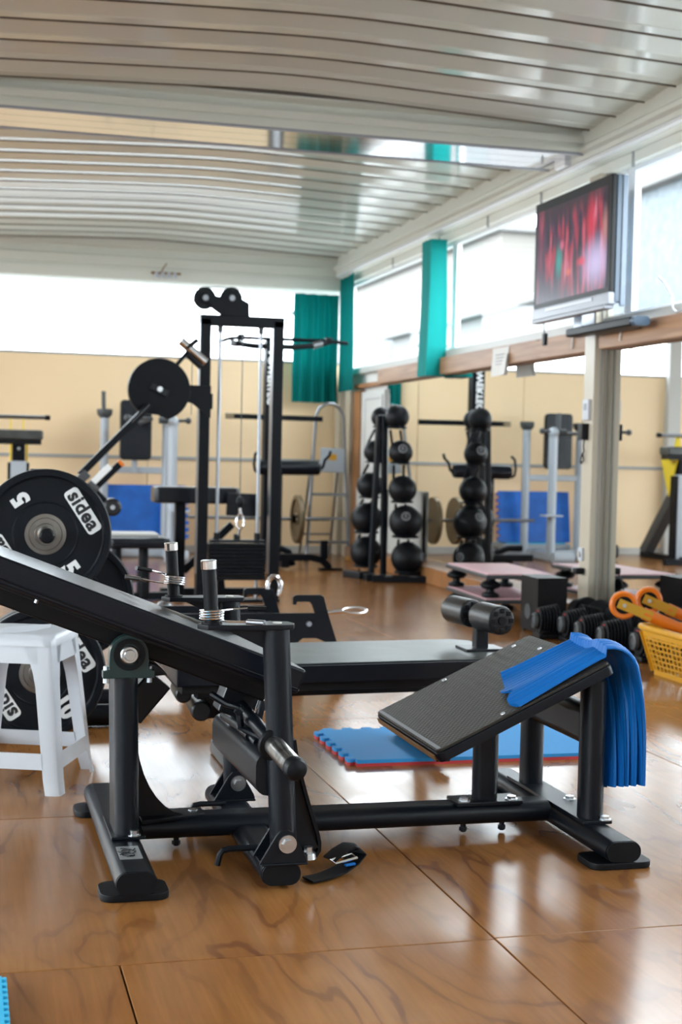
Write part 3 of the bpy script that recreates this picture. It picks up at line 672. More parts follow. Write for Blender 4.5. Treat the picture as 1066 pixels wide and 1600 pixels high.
# ================================================================== WHITE STOOL
def stool():
    t = thing('plastic_stool', 'white plastic stool with square splayed legs in front of the weight plates', 'stool', (.172, 4.365, 0), math.radians(-20.7))
    H = .44
    def h(z): return .180-.043*z/H
    for sx in (-1, 1):
        for sy in (-1, 1):
            b = B(); n = 10
            def wdt(z): return .046+.014*z/.44+.030*max(0, (z-.30)/.14)**1.8
            tm = bmesh.new(); rows = []
            for i in range(n+1):
                z = H*i/n; a = h(z)+(.004 if i == 0 else 0); wd = wdt(z); th = .005; r = .016
                sec = [(a-wd, a), (a-r, a), (a-r*.3, a-r*.3), (a, a-r), (a, a-wd), (a-th, a-wd), (a-th, a-r), (a-th-r*.3, a-th-r*.3), (a-r, a-th), (a-wd, a-th)]
                rows.append([tm.verts.new((sx*p, sy*q, z)) for p, q in sec])
            for r1, r2 in zip(rows, rows[1:]):
                for i in range(10): tm.faces.new((r1[i], r1[(i+1) % 10], r2[(i+1) % 10], r2[i]))
            tm.faces.new(rows[0]); tm.faces.new(rows[-1]); bmesh.ops.recalc_face_normals(tm, faces=tm.faces[:])
            b.merge(tm); b.build('leg', 'whitepl', t, 40, False)
    for k in range(4):
        mw = Matrix.Rotation(k*pi/2, 4, 'Z')
        for (z0, z1, nm) in ((.072, .118, 'stretcher'), (.375, .442, 'apron')):
            a0, a1 = h(z0), h(z1); b = B(); tm = bmesh.new(); w0 = a0-.045; w1 = a1-.045
            vs = [tm.verts.new(v) for v in ((-w0, -a0, z0), (w0, -a0, z0), (w1, -a1, z1), (-w1, -a1, z1), (-w0, -a0+.005, z0), (w0, -a0+.005, z0), (w1, -a1+.005, z1), (-w1, -a1+.005, z1))]
            for f in ((0, 1, 2, 3), (7, 6, 5, 4), (0, 4, 5, 1), (1, 5, 6, 2), (2, 6, 7, 3), (3, 7, 4, 0)): tm.faces.new([vs[i] for i in f])
            b.merge(tm, mw); b.build(nm, 'whitepl', t, 30, False)
    b = B(); tm = bmesh.new(); rings = []
    for r_, z, c_ in ((.142, .425, .03), (.1405, .445, .035), (.133, .456, .045), (.118, .459, .06), (.108, .4575, .07)):
        rings.append([tm.verts.new((x, y, z)) for x, y in rrect(2*r_, 2*r_, c_, 6)])
    for a, c in zip(rings, rings[1:]):
        for i in range(len(a)): tm.faces.new((a[i], a[(i+1) % len(a)], c[(i+1) % len(a)], c[i]))
    tm.faces.new(rings[-1]); b.merge(tm); se = b.build('seat', 'whitepl', t, 45, False)
    b = B()
    for i in range(-6, 7):
        l = .095-.004*abs(i); b.box((0, i*.014, .458), (2*l, .005, .0022), .001, Matrix.Rotation(pi/4, 4, 'Z'))
    b.build('seat_ribs', 'whitepl', se, 30, False)
    return t
stool()

# ================================================================== PLATE TREE AND BUMPER PLATES
TX = .272
tt = thing('plate_tree', 'black plate tree holding bumper plates behind the white stool', 'plate rack', (TX, 5.25, 0))
B().rect((TX, 5.26, .05), (TX, 5.26, .915), .075, .075, up=(0, 1, 0)).build('post', 'black', tt)
B().bb(TX-.042, TX+.042, 5.215, 5.30, .91, .928, .004).build('post_cap', 'rubber', tt)
for y in (5.17, 5.50):
    b = B().cyl((-.18, y, .042), (.58, y, .042), .040, seg=20); b = b.build('foot', 'black', tt)
    for x in (-.19, .585): B().sphere((x, y, .042), .043, 18).build('foot_cap', 'rubber', b)
B().rect((TX, 5.17, .045), (TX, 5.5, .045), .06, .05).build('base_rail', 'black', tt)
for z, x in ((.708, TX), (.228, TX-.012)):
    h = B().cyl((x, 5.23, z), (x, 4.885, z), .0245, seg=24).build('horn', 'chrome', tt)
    B().lathe([(0, 0), (.025, 0), (.026, .004), (.026, .014), (.020, .02), (0, .021)], (x, 4.888, z), (0, -1, 0), 20).build('horn_cap', 'rubber', h)
B().cyl((.40, 5.27, .445), (.40, 5.43, .445), .0235).rect((TX+.03, 5.27, .445), (.41, 5.27, .445), .05, .05).build('horn', 'steel', tt)
def bumper(label, x, y, z, num, rot, r=.2245, th=.055, lab=True):
    t = thing('bumper_plate', label, 'weight plate', (x, y, z), 0, 'rubber bumper plates on the plate tree')
    R_ = r
    pr = [(.062, th*.62), (R_*.47, th*.62), (R_*.49, th*.66), (R_*.505, th*.60), (R_*.86, th*.60), (R_*.885, th*.70), (R_*.90, th*.98), (R_*.975, th), (R_, th*.88), (R_, th*.12), (R_*.975, 0), (.062, 0)]
    B().lathe(pr, (x, y+th*.5, z), (0, -1, 0), 72).build('disc', 'plate', t, 25)
    hb = B().lathe([(.0255, th*.55), (.027, th*.68), (.036, th*.70), (.038, th*.62), (.055, th*.60), (.057, th*.68), (.070, th*.66), (.0715, th*.55)], (x, y+th*.5, z), (0, -1, 0), 48).build('hub', 'hubsteel', t, 25)
    yf = y+th*.5-th*.60
    for a, da in ((rot, 0), (rot+180, 180)) if lab else ():
        ar = math.radians(a); c = V(x+.150*math.cos(ar), yf-.0012, z+.150*math.sin(ar)); th_ = math.radians(a-90)
        mw = Matrix.Translation(c) @ Matrix.Rotation(-th_, 4, 'Y') @ Matrix.Rotation(pi/2, 4, 'X')
        lb = B().prism(rrect(.172, .054, .014, 4), 'z', -.0006, .0006, 0, mw).build('print_panel', 'whitelab', t, 30)
        eu = (Matrix.Rotation(-th_, 4, 'Y') @ Matrix.Rotation(pi/2, 4, 'X')).to_euler()
        text('sidea', .068, c+V(0, -.0014, 0)+V(math.sin(th_), 0, -math.cos(th_))*-.002, eu, 'ink', lb, off=.0022, space=1.06)
    for a in (rot+92, rot-88):
        ar = math.radians(a); c = V(x+.146*math.cos(ar), yf-.0014, z+.146*math.sin(ar)); th_ = math.radians(a)
        eu = (Matrix.Rotation(-th_, 4, 'Y') @ Matrix.Rotation(pi/2, 4, 'X')).to_euler()
        text(num, .080, c, eu, 'whitelab', t, off=.0042)
    return t
bumper('bumper plate with white 5 on the upper horn of the plate tree', TX, 4.98, .708, '5', 33)
bumper('bumper plate with white 10 on the lower horn behind the stool', TX-.012, 4.98, .2285, '10', 33, .2245, .06)
bumper('black bumper plate behind the upper one marked 5', .40, 5.38, .445, '5', 200, .2245, .055, False)
bumper('black bumper plate behind the lower one marked 10', TX-.012, 5.045, .2285, '10', 120, .2245, .06, False)

# ================================================================== FLOOR MATS
def teeth(p0, p1, n, d, ph=0):
    """puzzle edge from p0 to p1 (2D): knobs to the left of the direction"""
    p0 = Vector(p0); p1 = Vector(p1); t = (p1-p0)/n; nn = Vector((-t.y, t.x)).normalized(); out = []
    for i in range(n):
        a = p0+t*i
        for f, o in ((.0, 0), (.30, 0), (.22, .75), (.30, 1), (.70, 1), (.78, .75), (.70, 0)): out.append(tuple(a+t*f+nn*(d*o)))
    return out
def puzzle(label, x0, x1, y0, y1, nx, ny, loc=None, name='puzzle_mat', sides='LB', z=0, th=.022, top='bluemat', mw=None, d=.026):
    poly = []
    poly += [(x0, y0)] + ([(x1, y0)] if 'F' not in sides else [])
    if 'F' in sides: poly = [p for p in teeth((x0, y0), (x1, y0), nx, -d)]
    if 'R' in sides: poly += teeth((x1, y0), (x1, y1), ny, -d)
    else: poly += [(x1, y0)]
    if 'B' in sides: poly += teeth((x1, y1), (x0, y1), nx, -d)
    else: poly += [(x1, y1)]
    if 'L' in sides: poly += teeth((x0, y1), (x0, y0), ny, -d)
    else: poly += [(x0, y1)]
    # drop repeated points
    q = []
    for p in poly:
        if not q or (abs(p[0]-q[-1][0])+abs(p[1]-q[-1][1])) > 1e-6: q.append(p)
    if abs(q[0][0]-q[-1][0])+abs(q[0][1]-q[-1][1]) < 1e-6: q.pop()
    t = thing(name, label, 'mat', ((x0+x1)/2, (y0+y1)/2, z) if loc is None else loc)
    B().prism(q, 'z', z, z+th*.45, 0, mw).build('red_layer', 'red', t, 30); B().prism(q, 'z', z+th*.45, z+th, .0015 if mw is None else 0, mw).build('blue_layer', top, t, 30)
    return t
puzzle('light blue puzzle mat with red underside on the floor behind the footplate', 1.235, 2.24, 4.375, 4.885, 14, 6, sides='LB')
puzzle('blue puzzle mat corner on the floor at the picture edge below the stool', -.95, .078, 1.75, 2.672, 40, 34, sides='RB', top='cyan', d=.009)

# ================================================================== FLAT BENCH WITH ANKLE ROLLERS
fb = thing('flat_bench', 'flat black padded bench with ankle rollers behind the incline bench', 'bench', (1.25, 4.47, 0))
q = [(.62, 4.20), (1.60, 4.27), (1.735, 4.37), (1.735, 4.72), (1.68, 4.765), (.62, 4.68)]
B().prism(q, 'z', .297, .356, .006).build('pad', 'vinyl', fb)
B().prism([((a-1.2)*.992+1.2, (b_-4.48)*.975+4.48) for a, b_ in q], 'z', .356, .3595, .0015).build('pad_top', 'vinylgrey', fb)  # separate top sheet in a lighter grey than the pad body
B().prism([(.64, 4.23), (1.58, 4.30), (1.70, 4.39), (1.70, 4.70), (.64, 4.65)], 'z', .270, .297, .004).build('pad_board', 'boxblk', fb)
B().rect((.72, 4.46, .245), (1.72, 4.53, .245), .06, .05).build('spine', 'black', fb)
B().rect((1.50, 4.52, .05), (1.50, 4.52, .235), .05, .05, up=(0, 1, 0)).build('leg', 'black', fb)
B().rect((.83, 4.47, .04), (.83, 4.47, .235), .05, .05, up=(0, 1, 0)).build('leg', 'black', fb)
B().rect((1.50, 4.30, .047), (1.50, 4.75, .047), .05, .045).build('foot', 'black', fb)
B().rect((.83, 4.40, .024), (.83, 4.66, .024), .05, .045).build('foot', 'black', fb)
rp = B().rect((1.688, 4.49, .30), (1.688, 4.49, .455), .045, .045, up=(0, 1, 0)).bb(1.62, 1.76, 4.43, 4.55, .355, .368, .003).build('roller_post', 'black', fb)
B().cyl((1.659, 4.66, .475), (1.695, 4.345, .475), .018).build('roller_axle', 'steel', rp)
ax = V(.045, -.385, 0).normalized(); c0 = V(1.6775, 4.507, .475)
for a, b_ in ((-.185, -.025), (.030, .185)):
    rl = B().lathe([(0, 0), (.040, 0), (.046, .004), (.048, .01), (.048, b_-a-.01), (.046, b_-a-.004), (.040, b_-a), (0, b_-a)], c0+ax*a, ax, 28).build('foam_roller', 'foam', fb)
    e_ = c0+ax*b_
    for k in range(8):
        an = 2*pi*k/8; u1 = ax.cross(V(0, 0, 1)); B().box(e_+u1*.033*math.cos(an)+V(0, 0, .033*math.sin(an)), (.016, .008, .016), .002).build('roller_lug', 'rubber', rl)
    B().cyl(e_, e_+ax*.006, .014).build('roller_hub', 'rubber', rl)
# low leg anchor at the other end
B().rect((.755, 4.55, .19), (.83, 4.55, .19), .10, .09).build('leg_anchor', 'black', fb)
for x, y, z, r in ((.683, 4.47, .228, .027), (.738, 4.45, .178, .033)):
    B().lathe([(0, 0), (r*.8, 0), (r*.97, .006), (r, .012), (r, .17), (r*.8, .178), (0, .178)], (x, y, z), (.05, 1, 0), 22).build('foam_roller', 'foam', fb)
# ================================================================== LOW HOOKED FRAME
hf = thing('hooked_frame', 'low black steel frame with hooked ends and round bolts behind the flat bench', 'frame', (1.2, 6.15, 0))
def hooked(dx, y, s=1.):
    xe = 1.50+dx
    p = [(xe-.62, .315), (xe-.02, .315), (xe-.033, .352), (xe-.045, .364), (xe-.10, .364), (xe-.102, .352), (xe-.118, .352), (xe-.118, .385), (xe-.105, .394), (xe+.005, .394), (xe+.02, .385), (xe+.04, .315), (xe+.145, .0), (xe+.085, .0), (xe+.04, .14), (xe+.025, .19), (xe-.01, .205), (xe-.07, .205), (xe-.09, .19), (xe-.055, .0), (xe-.115, .0), (xe-.17, .215), (xe-.62, .215)]
    return B().prism(p, 'y', y, y+.012, .0015)
for dx, y in ((0, 5.98), (-.155, 6.30)):
    s = hooked(dx, y).build('side_plate', 'black', hf)
    for x in (1.28, 1.455): B().cyl((x+dx, y, .268), (x+dx, y-.008, .268), .014, .011, seg=10).build('bolt', 'bolt', s)
B().rect((.95, 5.99, .25), (.80, 6.31, .25), .05, .07).rect((1.45, 5.99, .26), (1.30, 6.31, .26), .04, .05).build('cross_tube', 'black', hf)
B().rect((.93, 6.0, .0), (.93, 6.0, .3), .05, .05, up=(0, 1, 0)).rect((.78, 6.3, .0), (.78, 6.3, .3), .05, .05, up=(0, 1, 0)).build('leg', 'black', hf)
pn = B().cyl((1.535, 5.97, .318), (1.60, 5.965, .325), .010).tube([V(1.655, 5.965, .327)+V(.055*math.cos(a), 0.01*math.sin(a), .012*math.sin(a)) for a in [2*pi*i/20 for i in range(20)]], .0055, 8, True).build('pull_ring', 'chrome', hf)
B().tube([V(1.36, 6.27, .40)+V(.03*math.cos(a), 0, .05*math.sin(a)) for a in [-.9+4.2*i/12 for i in range(13)]], .011, 10).build('cable_hook', 'chrome', hf)

# ================================================================== LAT MACHINE
lm = thing('cable_tower', 'tall black cable tower with weight stack, twin pulleys and round cam disc', 'gym machine', (1.79, 9.45, 0))
FIT = Matrix.Translation((0, 0, .168)) @ Matrix.Scale(.832, 4)
YT = 11.3
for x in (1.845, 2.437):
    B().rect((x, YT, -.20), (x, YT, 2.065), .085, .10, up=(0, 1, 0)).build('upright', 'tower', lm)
    B().bb(x-.047, x-.042, YT-.045, YT+.045, .03, 2.03).build('edge_strip', 'steel', lm, smooth=0)  # steel strip put in for the lighter, reflective side of the upright
B().rect((1.80, YT, 2.058), (2.482, YT, 2.058), .10, .085).build('top_bar', 'tower', lm)
for x in (1.968, 2.300):
    r_ = B().cyl((x, YT, -.18), (x, YT, 2.02), .014, seg=14).build('guide_rod', 'steel', lm); B().cyl((x, YT, 1.965), (x, YT, 2.015), .022).build('rod_collar', 'greydk', r_)
    B().cyl((x, YT, .28), (x, YT, .36), .024).build('rod_bushing', 'rubber', r_)
for k in range(9): B().bb(1.905, 2.365, YT-.06, YT+.06, .018+.029*k, .018+.029*k+.025, .004).build('stack_plate', 'tower', lm)
B().bb(1.915, 2.36, YT-.05, YT+.05, .283, .305, .003).build('stack_head', 'black', lm)
B().rect((2.135, YT, .30), (2.135, YT, .35), .05, .05, up=(0, 1, 0)).build('stack_stem', 'black', lm)
B().cyl((2.150, YT-.02, .62), (2.147, YT-.02, 2.02), .004, seg=6).cyl((1.742, YT-.02, 1.3), (1.742, YT-.02, 2.22), .003, seg=6).tube([(1.75, YT-.02, 2.28), (1.83, YT-.02, 2.316), (1.95, YT-.02, 2.325), (2.05, YT-.02, 2.318), (2.12, YT-.02, 2.27)], .003, 6).build('cable', 'greydk', lm)
ca = B().lathe([(0, 0), (.02, .005), (.032, .03), (.03, .06), (.014, .085), (.01, .12), (0, .12)], (2.15, YT-.02, .655), (0, 0, -1), 16).build('cable_ball', 'rubber', lm)
B().tube([V(2.152, YT-.03, .455)+V(.030*math.cos(a)*(1-.25*math.sin(a)), 0, .062*math.sin(a)) for a in [2*pi*i/20 for i in range(20)]], .007, 8, True).cyl((2.152, YT-.03, .515), (2.15, YT-.03, .56), .012).build('carabiner', 'chrome', ca)
B().cyl((2.152, YT-.03, .395), (2.145, YT-.02, .34), .012).build('shackle', 'steel', ca)
# pulley head
hp = [(1.79, 2.20), (1.80, 2.255), (1.84, 2.272), (1.91, 2.252), (1.96, 2.245), (2.02, 2.30), (2.09, 2.30), (2.12, 2.24), (2.19, 2.205), (2.195, 2.10), (1.985, 2.10), (1.86, 2.185)]
B().prism(hp, 'y', YT-.045, YT-.037, .001).prism(hp, 'y', YT+.037, YT+.045, .001).build('pulley_bracket', 'tower', lm)
for x, z in ((1.836, 2.230), (2.050, 2.238)):
    pu = B().lathe([(0, 0), (.086, 0), (.090, .006), (.083, .018), (.083, .026), (.090, .038), (.086, .044), (0, .044)], (x, YT+.022, z), (0, -1, 0), 32).build('pulley', 'rubber', lm)
    B().cyl((x, YT-.045, z), (x, YT-.055, z), .026, .022, seg=16).build('axle_cap', 'steel', pu)
B().bb(1.80, 2.49, YT-.05, YT+.06, -.20, -.175, .004).bb(1.90, 2.37, YT-.05, YT+.05, -.02, .012, .003).build('base_plate', 'tower', lm)
# seat bench through the machine
B().prism([(x_, y_) for x_, y_ in rrect(.72, .30, .05, 4, 1.88, 11.88)], 'z', .575, .712, .02).build('seat', 'vinyl', lm)
B().rect((1.755, 11.88, -.20), (1.755, 11.88, .58), .085, .085, up=(0, 1, 0)).build('seat_post', 'tower', lm)
B().rect((2.20, 11.88, .40), (1.79, 11.88, .0), .06, .06, up=(0, 1, 0)).rect((2.05, 11.88, .28), (2.12, 11.88, -.18), .07, .06, up=(0, 1, 0)).rect((1.6, 11.88, -.17), (2.5, 11.88, -.17), .07, .06).build('seat_brace', 'tower', lm)
B().box((2.24, 11.66, .575), (.26, .03, .19), .008, (0, .03, 0)).build('knee_board', 'vinyl', lm)
# cam disc with its arm
cz = (1.44, 10.95, 1.478)
cp = [(.238*math.cos(a), .238*math.sin(a)) for a in [math.radians(-72+2*i*2.55) for i in range(56)]] + [(-.16, -.17), (-.11, -.185), (.0, -.195)]
B().prism([(cz[0]+a, cz[2]+b) for a, b in cp], 'y', 10.93, 10.955, .003).build('cam_disc', 'tower', lm)
B().prism([(cz[0]+a, cz[2]+b) for a, b in cp], 'y', 10.985, 11.01, .003).build('cam_disc', 'tower', lm)
B().box((cz[0]-.005, 10.92, cz[2]-.005), (.15, .02, .06), .01, (0, .45, 0)).build('cam_clamp', 'black', lm)
B().cyl((cz[0], 10.93, cz[2]), (cz[0], 10.895, cz[2]), .022, seg=16).build('cam_bolt', 'bolt', lm)
B().prism([(1.66, 1.52), (1.845, 1.52), (1.845, 1.27), (1.70, 1.38), (1.655, 1.39)], 'y', 10.96, 10.982, .002).rect((1.82, 10.97, 1.40), (1.845, 11.3, 1.40), .08, .12).build('cam_bracket', 'tower', lm)
arm = B().rect((1.36, 10.85, 1.355), (.84, 10.80, .815), .05, .085, up=(0, 1, 0)).build('swing_arm', 'tower', lm)
B().box((1.10, 10.80, 1.095), (.72, .012, .006), .002, (0, -math.atan2(.54, .52), 0)).build('arm_label', 'steel', arm)
B().box((.86, 10.78, .80), (.09, .09, .07), .01, (0, -.8, 0)).cyl((.90, 10.76, .76), (.97, 10.76, .70), .028).build('arm_joint', 'greydk', arm)
a2 = B().rect((.93, 10.77, .70), (1.135, 10.77, .905), .05, .05, up=(0, 1, 0)).build('lower_arm', 'tower', lm)
B().rect((1.128, 10.77, .898), (1.145, 10.77, .915), .054, .054, up=(0, 1, 0)).build('arm_cap', 'orange', a2)
B().box((.985, 10.75, .815), (.20, .012, .05), .003, (0, -pi/4, 0)).build('arm_label', 'whitelab', a2)
B().lathe([(0, 0), (.05, 0), (.064, .01), (.067, .025), (.067, .15), (.05, .165), (0, .165)], (1.075, 10.86, .577), (0, -1, 0), 28).build('foam_roller', 'foam', lm)
B().cyl((1.075, 10.70, .577), (1.075, 10.688, .577), .020, .016).build('roller_cap', 'greyfr', lm)
B().rect((.93, 10.80, .72), (1.07, 10.80, .58), .04, .04, up=(0, 1, 0)).build('roller_arm', 'tower', lm)
B().rect((1.56, 10.97, 1.655), (1.665, 10.97, 1.785), .03, .03, up=(0, 1, 0)).build('grip_arm', 'tower', lm)
B().cyl((1.60, 10.97, 1.86), (1.80, 10.97, 1.70), .034, seg=18).build('grip_sleeve', 'chrome', lm)
B().cyl((1.645, 10.95, 1.80), (1.73, 10.95, 1.87), .018).cyl((1.655, 10.95, 1.75), (1.76, 10.95, 1.66), .022).build('grip', 'rubber', lm)

FIT = None
# ================================================================== LEVER GYM BEHIND THE TOWER
lv = thing('lever_gym', 'black lever gym with lettered column, wide bars, thigh roll and bronze plates near the ladder', 'gym machine', (2.75, 12.6, 0))
FIT = Matrix.Translation((0, 0, -.075)) @ Matrix.Scale(1.075, 4)
# second column with the vertical lettering
B().rect((2.535, 12.0, .06), (2.535, 12.0, 1.97), .115, .12, up=(0, 1, 0)).build('rear_column', 'tower', lv)
text('POWERTEC', .092, (2.712, 12.833, 1.70), (pi/2, pi/2, 0), 'whitelab', lv, off=.003, space=1.0)
# wide bars
hb = B().tube([(2.10, 12.18, 1.955), (2.2, 12.15, 1.99), (2.29, 12.14, 2.0), (2.9, 12.1, 1.998), (3.06, 12.1, 2.0), (3.24, 12.1, 1.985)], .017, 10).build('lat_bar', 'tower', lv)
B().tube([(2.22, 12.08, 1.945), (2.40, 12.05, 1.925), (2.75, 12.05, 1.93), (2.95, 12.07, 1.955), (3.04, 12.08, 1.985)], .026, 10).build('bar_grip', 'rubber', hb)
B().cyl((2.19, 12.08, 1.945), (2.26, 12.08, 1.94), .028).cyl((2.92, 12.07, 1.95), (3.0, 12.07, 1.975), .03).build('bar_end', 'steel', hb)
for x in (2.29, 3.07): B().box((x, 12.12, 2.0), (.06, .05, .06), .008).build('bar_clamp', 'tower', hb)
lb = B().rect((2.18, 12.12, 1.322), (3.03, 12.12, 1.318), .04, .045).build('press_bar', 'tower', lv)
B().box((2.20, 12.1, 1.322), (.07, .05, .05), .006).build('bar_tip', 'goldplate', lb)
# thigh roll
FIT = Matrix.Translation((0, 0, -.048)) @ Matrix.Scale(1.048, 4)
tr_ = B().lathe([(0, 0), (.04, 0), (.058, .012), (.062, .03), (.062, .52), (.058, .538), (.04, .55), (0, .55)], (2.41, 11.88, .885), (1, 0, .01), 22).build('thigh_roll', 'vinyl', lv)
B().tube([(2.42, 11.86, 1.03), (2.385, 11.86, 1.0), (2.375, 11.86, .92), (2.385, 11.86, .86), (2.41, 11.87, .84)], .012, 8).build('roll_handle', 'tower', tr_)
B().tube([(2.94, 11.88, .86), (2.985, 11.88, .90), (3.0, 11.88, .96), (3.04, 11.88, 1.0), (3.05, 11.88, 1.04)], .013, 8).build('roll_handle', 'tower', tr_)
B().rect((2.60, 11.9, .10), (2.60, 11.9, .83), .06, .06, up=(0, 1, 0)).build('roll_post', 'tower', lv)
# base tubes with foot
FIT = None
B().rect(None, None, .06, .06, path=[(2.48, 12.0, .112), (2.92, 12.0, .112), (3.02, 12.0, .09), (3.07, 12.0, .045), (3.085, 12.0, .015)]).build('base_tube', 'tower', lv)
B().bb(3.0, 3.20, 11.95, 12.05, 0, .02, .004).build('foot_plate', 'tower', lv)
B().rect((3.04, 12.0, .10), (3.04, 12.0, .26), .06, .06, up=(0, 1, 0)).build('base_stub', 'tower', lv)
B().tube([(2.52, 12.15, .19), (2.66, 12.15, .19), (2.76, 12.15, .15), (2.80, 12.15, .03)], .03, 10).build('base_hoop', 'tower', lv)
FIT = Matrix.Translation((0, 0, -.115)) @ Matrix.Scale(1.115, 4)
B().cyl((1.80, 11.76, .465), (2.92, 11.76, .455), .014).cyl((2.92, 11.76, .455), (3.02, 11.76, .455), .012).build('plate_bar', 'steel', lv)
for x in (2.52, 2.72):
    pl_ = B().lathe([(.016, 0), (.05, 0), (.055, .012), (.16, .012), (.17, 0), (.20, 0), (.207, .006), (.207, .036), (.20, .042), (.016, .042)], (x, 11.76, .455), (1, 0, 0), 40).build('iron_plate', 'goldplate', lv, 25)
    B().cyl((x-.03, 11.76, .455), (x, 11.76, .455), .035).build('plate_collar', 'rubber', pl_)
FIT = None
B().rect((2.70, 12.0, .05), (2.70, 12.95, .05), .07, .06).build('base_rail', 'tower', lv)

# ================================================================== GREY CHEST MACHINE
cm = thing('chest_machine', 'grey chest press machine with tall black backrest in front of blue mats', 'gym machine', (1.6, 13.4, 0))
for x in (1.285, 1.875):
    u_ = B().cyl((x, 13.68, .03), (x, 13.68, 1.33), .040, seg=18).build('upright', 'greyfr', cm)
    B().lathe([(0, 0), (.045, 0), (.07, .03), (.075, .07), (.07, .085), (0, .085)], (x, 13.68, 1.31), (0, 0, 1), 18).build('upright_cap', 'greydk', u_)
B().rect((1.285, 13.68, .82), (1.875, 13.68, .82), .05, .06).rect((1.25, 13.45, .05), (1.92, 13.45, .05), .09, .08).build('cross_tube', 'greyfr', cm)
B().cyl((1.27, 13.62, 1.36), (1.265, 13.62, 1.56), .020).build('grip', 'greydk', cm)
B().prism(rrect(.30, .57, .04, 4, 1.57, 1.200), 'y', 13.55, 13.62, .015).build('backrest', 'vinyl', cm)
B().rect((1.57, 13.65, .80), (1.57, 13.65, 1.40), .05, .05, up=(0, 1, 0)).build('back_post', 'greyfr', cm)
fp = B().cyl((1.85, 13.05, .03), (1.85, 13.05, 1.27), .044, seg=18).build('front_post', 'greyfr', cm)
B().sphere((1.85, 13.05, 1.275), .055, 16).build('post_cap', 'greyfr', fp)
B().cyl((1.83, 13.05, 1.285), (1.975, 13.02, 1.29), .014).sphere((1.985, 13.02, 1.29), .030, 12).cyl((1.72, 13.05, 1.285), (1.84, 13.05, 1.285), .028).build('lever', 'greydk', fp)
B().cyl((1.80, 13.06, 1.29), (1.80, 13.06, 1.47), .024).build('grip', 'greydk', cm)
B().prism(rrect(.20, .16, .03, 3, 1.90, 12.93), 'z', .452, .468, .003).build('foot_disc', 'greyfr', cm)
B().cyl((1.90, 12.93, .05), (1.90, 12.93, .455), .036, seg=16).build('disc_post', 'greyfr', cm)
B().rect((1.85, 13.5, .05), (1.85, 12.75, .05), .08, .08).rect((1.28, 13.5, .05), (1.28, 13.0, .05), .08, .08).build('foot', 'greyfr', cm)
B().cyl((1.75, 12.73, .06), (1.96, 12.73, .06), .055).build('transport_roller', 'greyfr', cm)
B().cyl((1.05, 13.3, .09), (1.28, 13.3, .09), .035).cyl((1.02, 13.3, .09), (1.05, 13.3, .09), .07).build('side_bar', 'greydk', cm)
B().cyl((1.60, 13.5, 1.27), (1.56, 12.4, 1.285), .02).cyl((1.58, 12.4, 1.285), (1.38, 12.4, 1.285), .015).sphere((1.36, 12.4, 1.285), .03, 12).build('press_arm', 'greydk', cm)

# leaning mats and aerobic steps by the back wall
for k, (x0, x1, zt, dy) in enumerate(((1.32, 2.10, .66, 0), (1.30, 2.085, .655, .05))):
    mw = Matrix.Translation((0, 13.80+dy, .145)) @ Matrix.Rotation(math.radians(82), 4, 'X')
    puzzle('deep blue puzzle mat, %s of the pair leaning behind the grey machine' % ('outer' if k == 0 else 'inner'), x0, x1, 0, .53, 9, 8, ((x0+x1)/2, 13.76+dy, .145), sides='R', th=.03, top='bluedeep', mw=mw)
for k, (lab, x0, y0, z0) in enumerate((('grey aerobic step with cyan top, lower of the stack under the leaning mats', 1.30, 13.74, 0), ('grey aerobic step with cyan top, upper of the stack under the leaning mats', 1.32, 13.75, .074))):
    t = thing('aerobic_step', lab, 'step platform', (x0+.36, y0+.16, z0))
    B().bb(x0, x0+.76, y0, y0+.33, z0, z0+.056, .012).build('body', 'stepgrey', t); B().bb(x0+.05, x0+.71, y0+.02, y0+.31, z0+.056, z0+.071, .004).build('top', 'cyan', t)

# ================================================================== LOW ADJUSTABLE BENCH (behind the board)
wbn = thing('adjustable_bench', 'small black bench with pale seat edge between plate tree and lat machine', 'bench', (1.12, 9.6, 0))
B().prism(rrect(.42, .36, .05, 4, 1.13, 9.62), 'z', .352, .425, .018).build('seat', 'vinyl', wbn)
B().prism(rrect(.40, .30, .05, 4, 1.08, 9.72), 'z', .425, .447, .008).build('seat_top', 'greymel', wbn)
B().lathe([(0, 0), (.05, 0), (.06, .01), (.06, .09), (.05, .1), (0, .1)], (.90, 9.65, .47), (0, 1, 0), 18).build('headrest', 'whitepl', wbn)
for x, y in ((1.17, 9.55), (.985, 9.50)):
    lg = B().cyl((x, y, .02), (x, y, .36), .033).cyl((x, y, .02), (x, y, .2), .045).build('leg', 'tower', wbn)
    B().cyl((x-.09, y-.04, .14), (x+.02, y-.04, .14), .014).sphere((x-.10, y-.04, .14), .024, 10).build('pop_pin', 'greydk', lg)
B().rect((.88, 9.52, .03), (1.36, 9.58, .03), .06, .05).rect((1.0, 9.4, .03), (1.0, 9.85, .03), .06, .05).build('base', 'tower', wbn)
tag(B().lathe([(0, 0), (.02, 0), (.05, .025), (.055, .05), (.05, .075), (.02, .10), (0, .10)], (1.12, 8.45, .055), (.7, .3, 0), 18).build('chrome_weight', 'steel'), 'small steel weight lying on the floor behind the long board', 'weight')

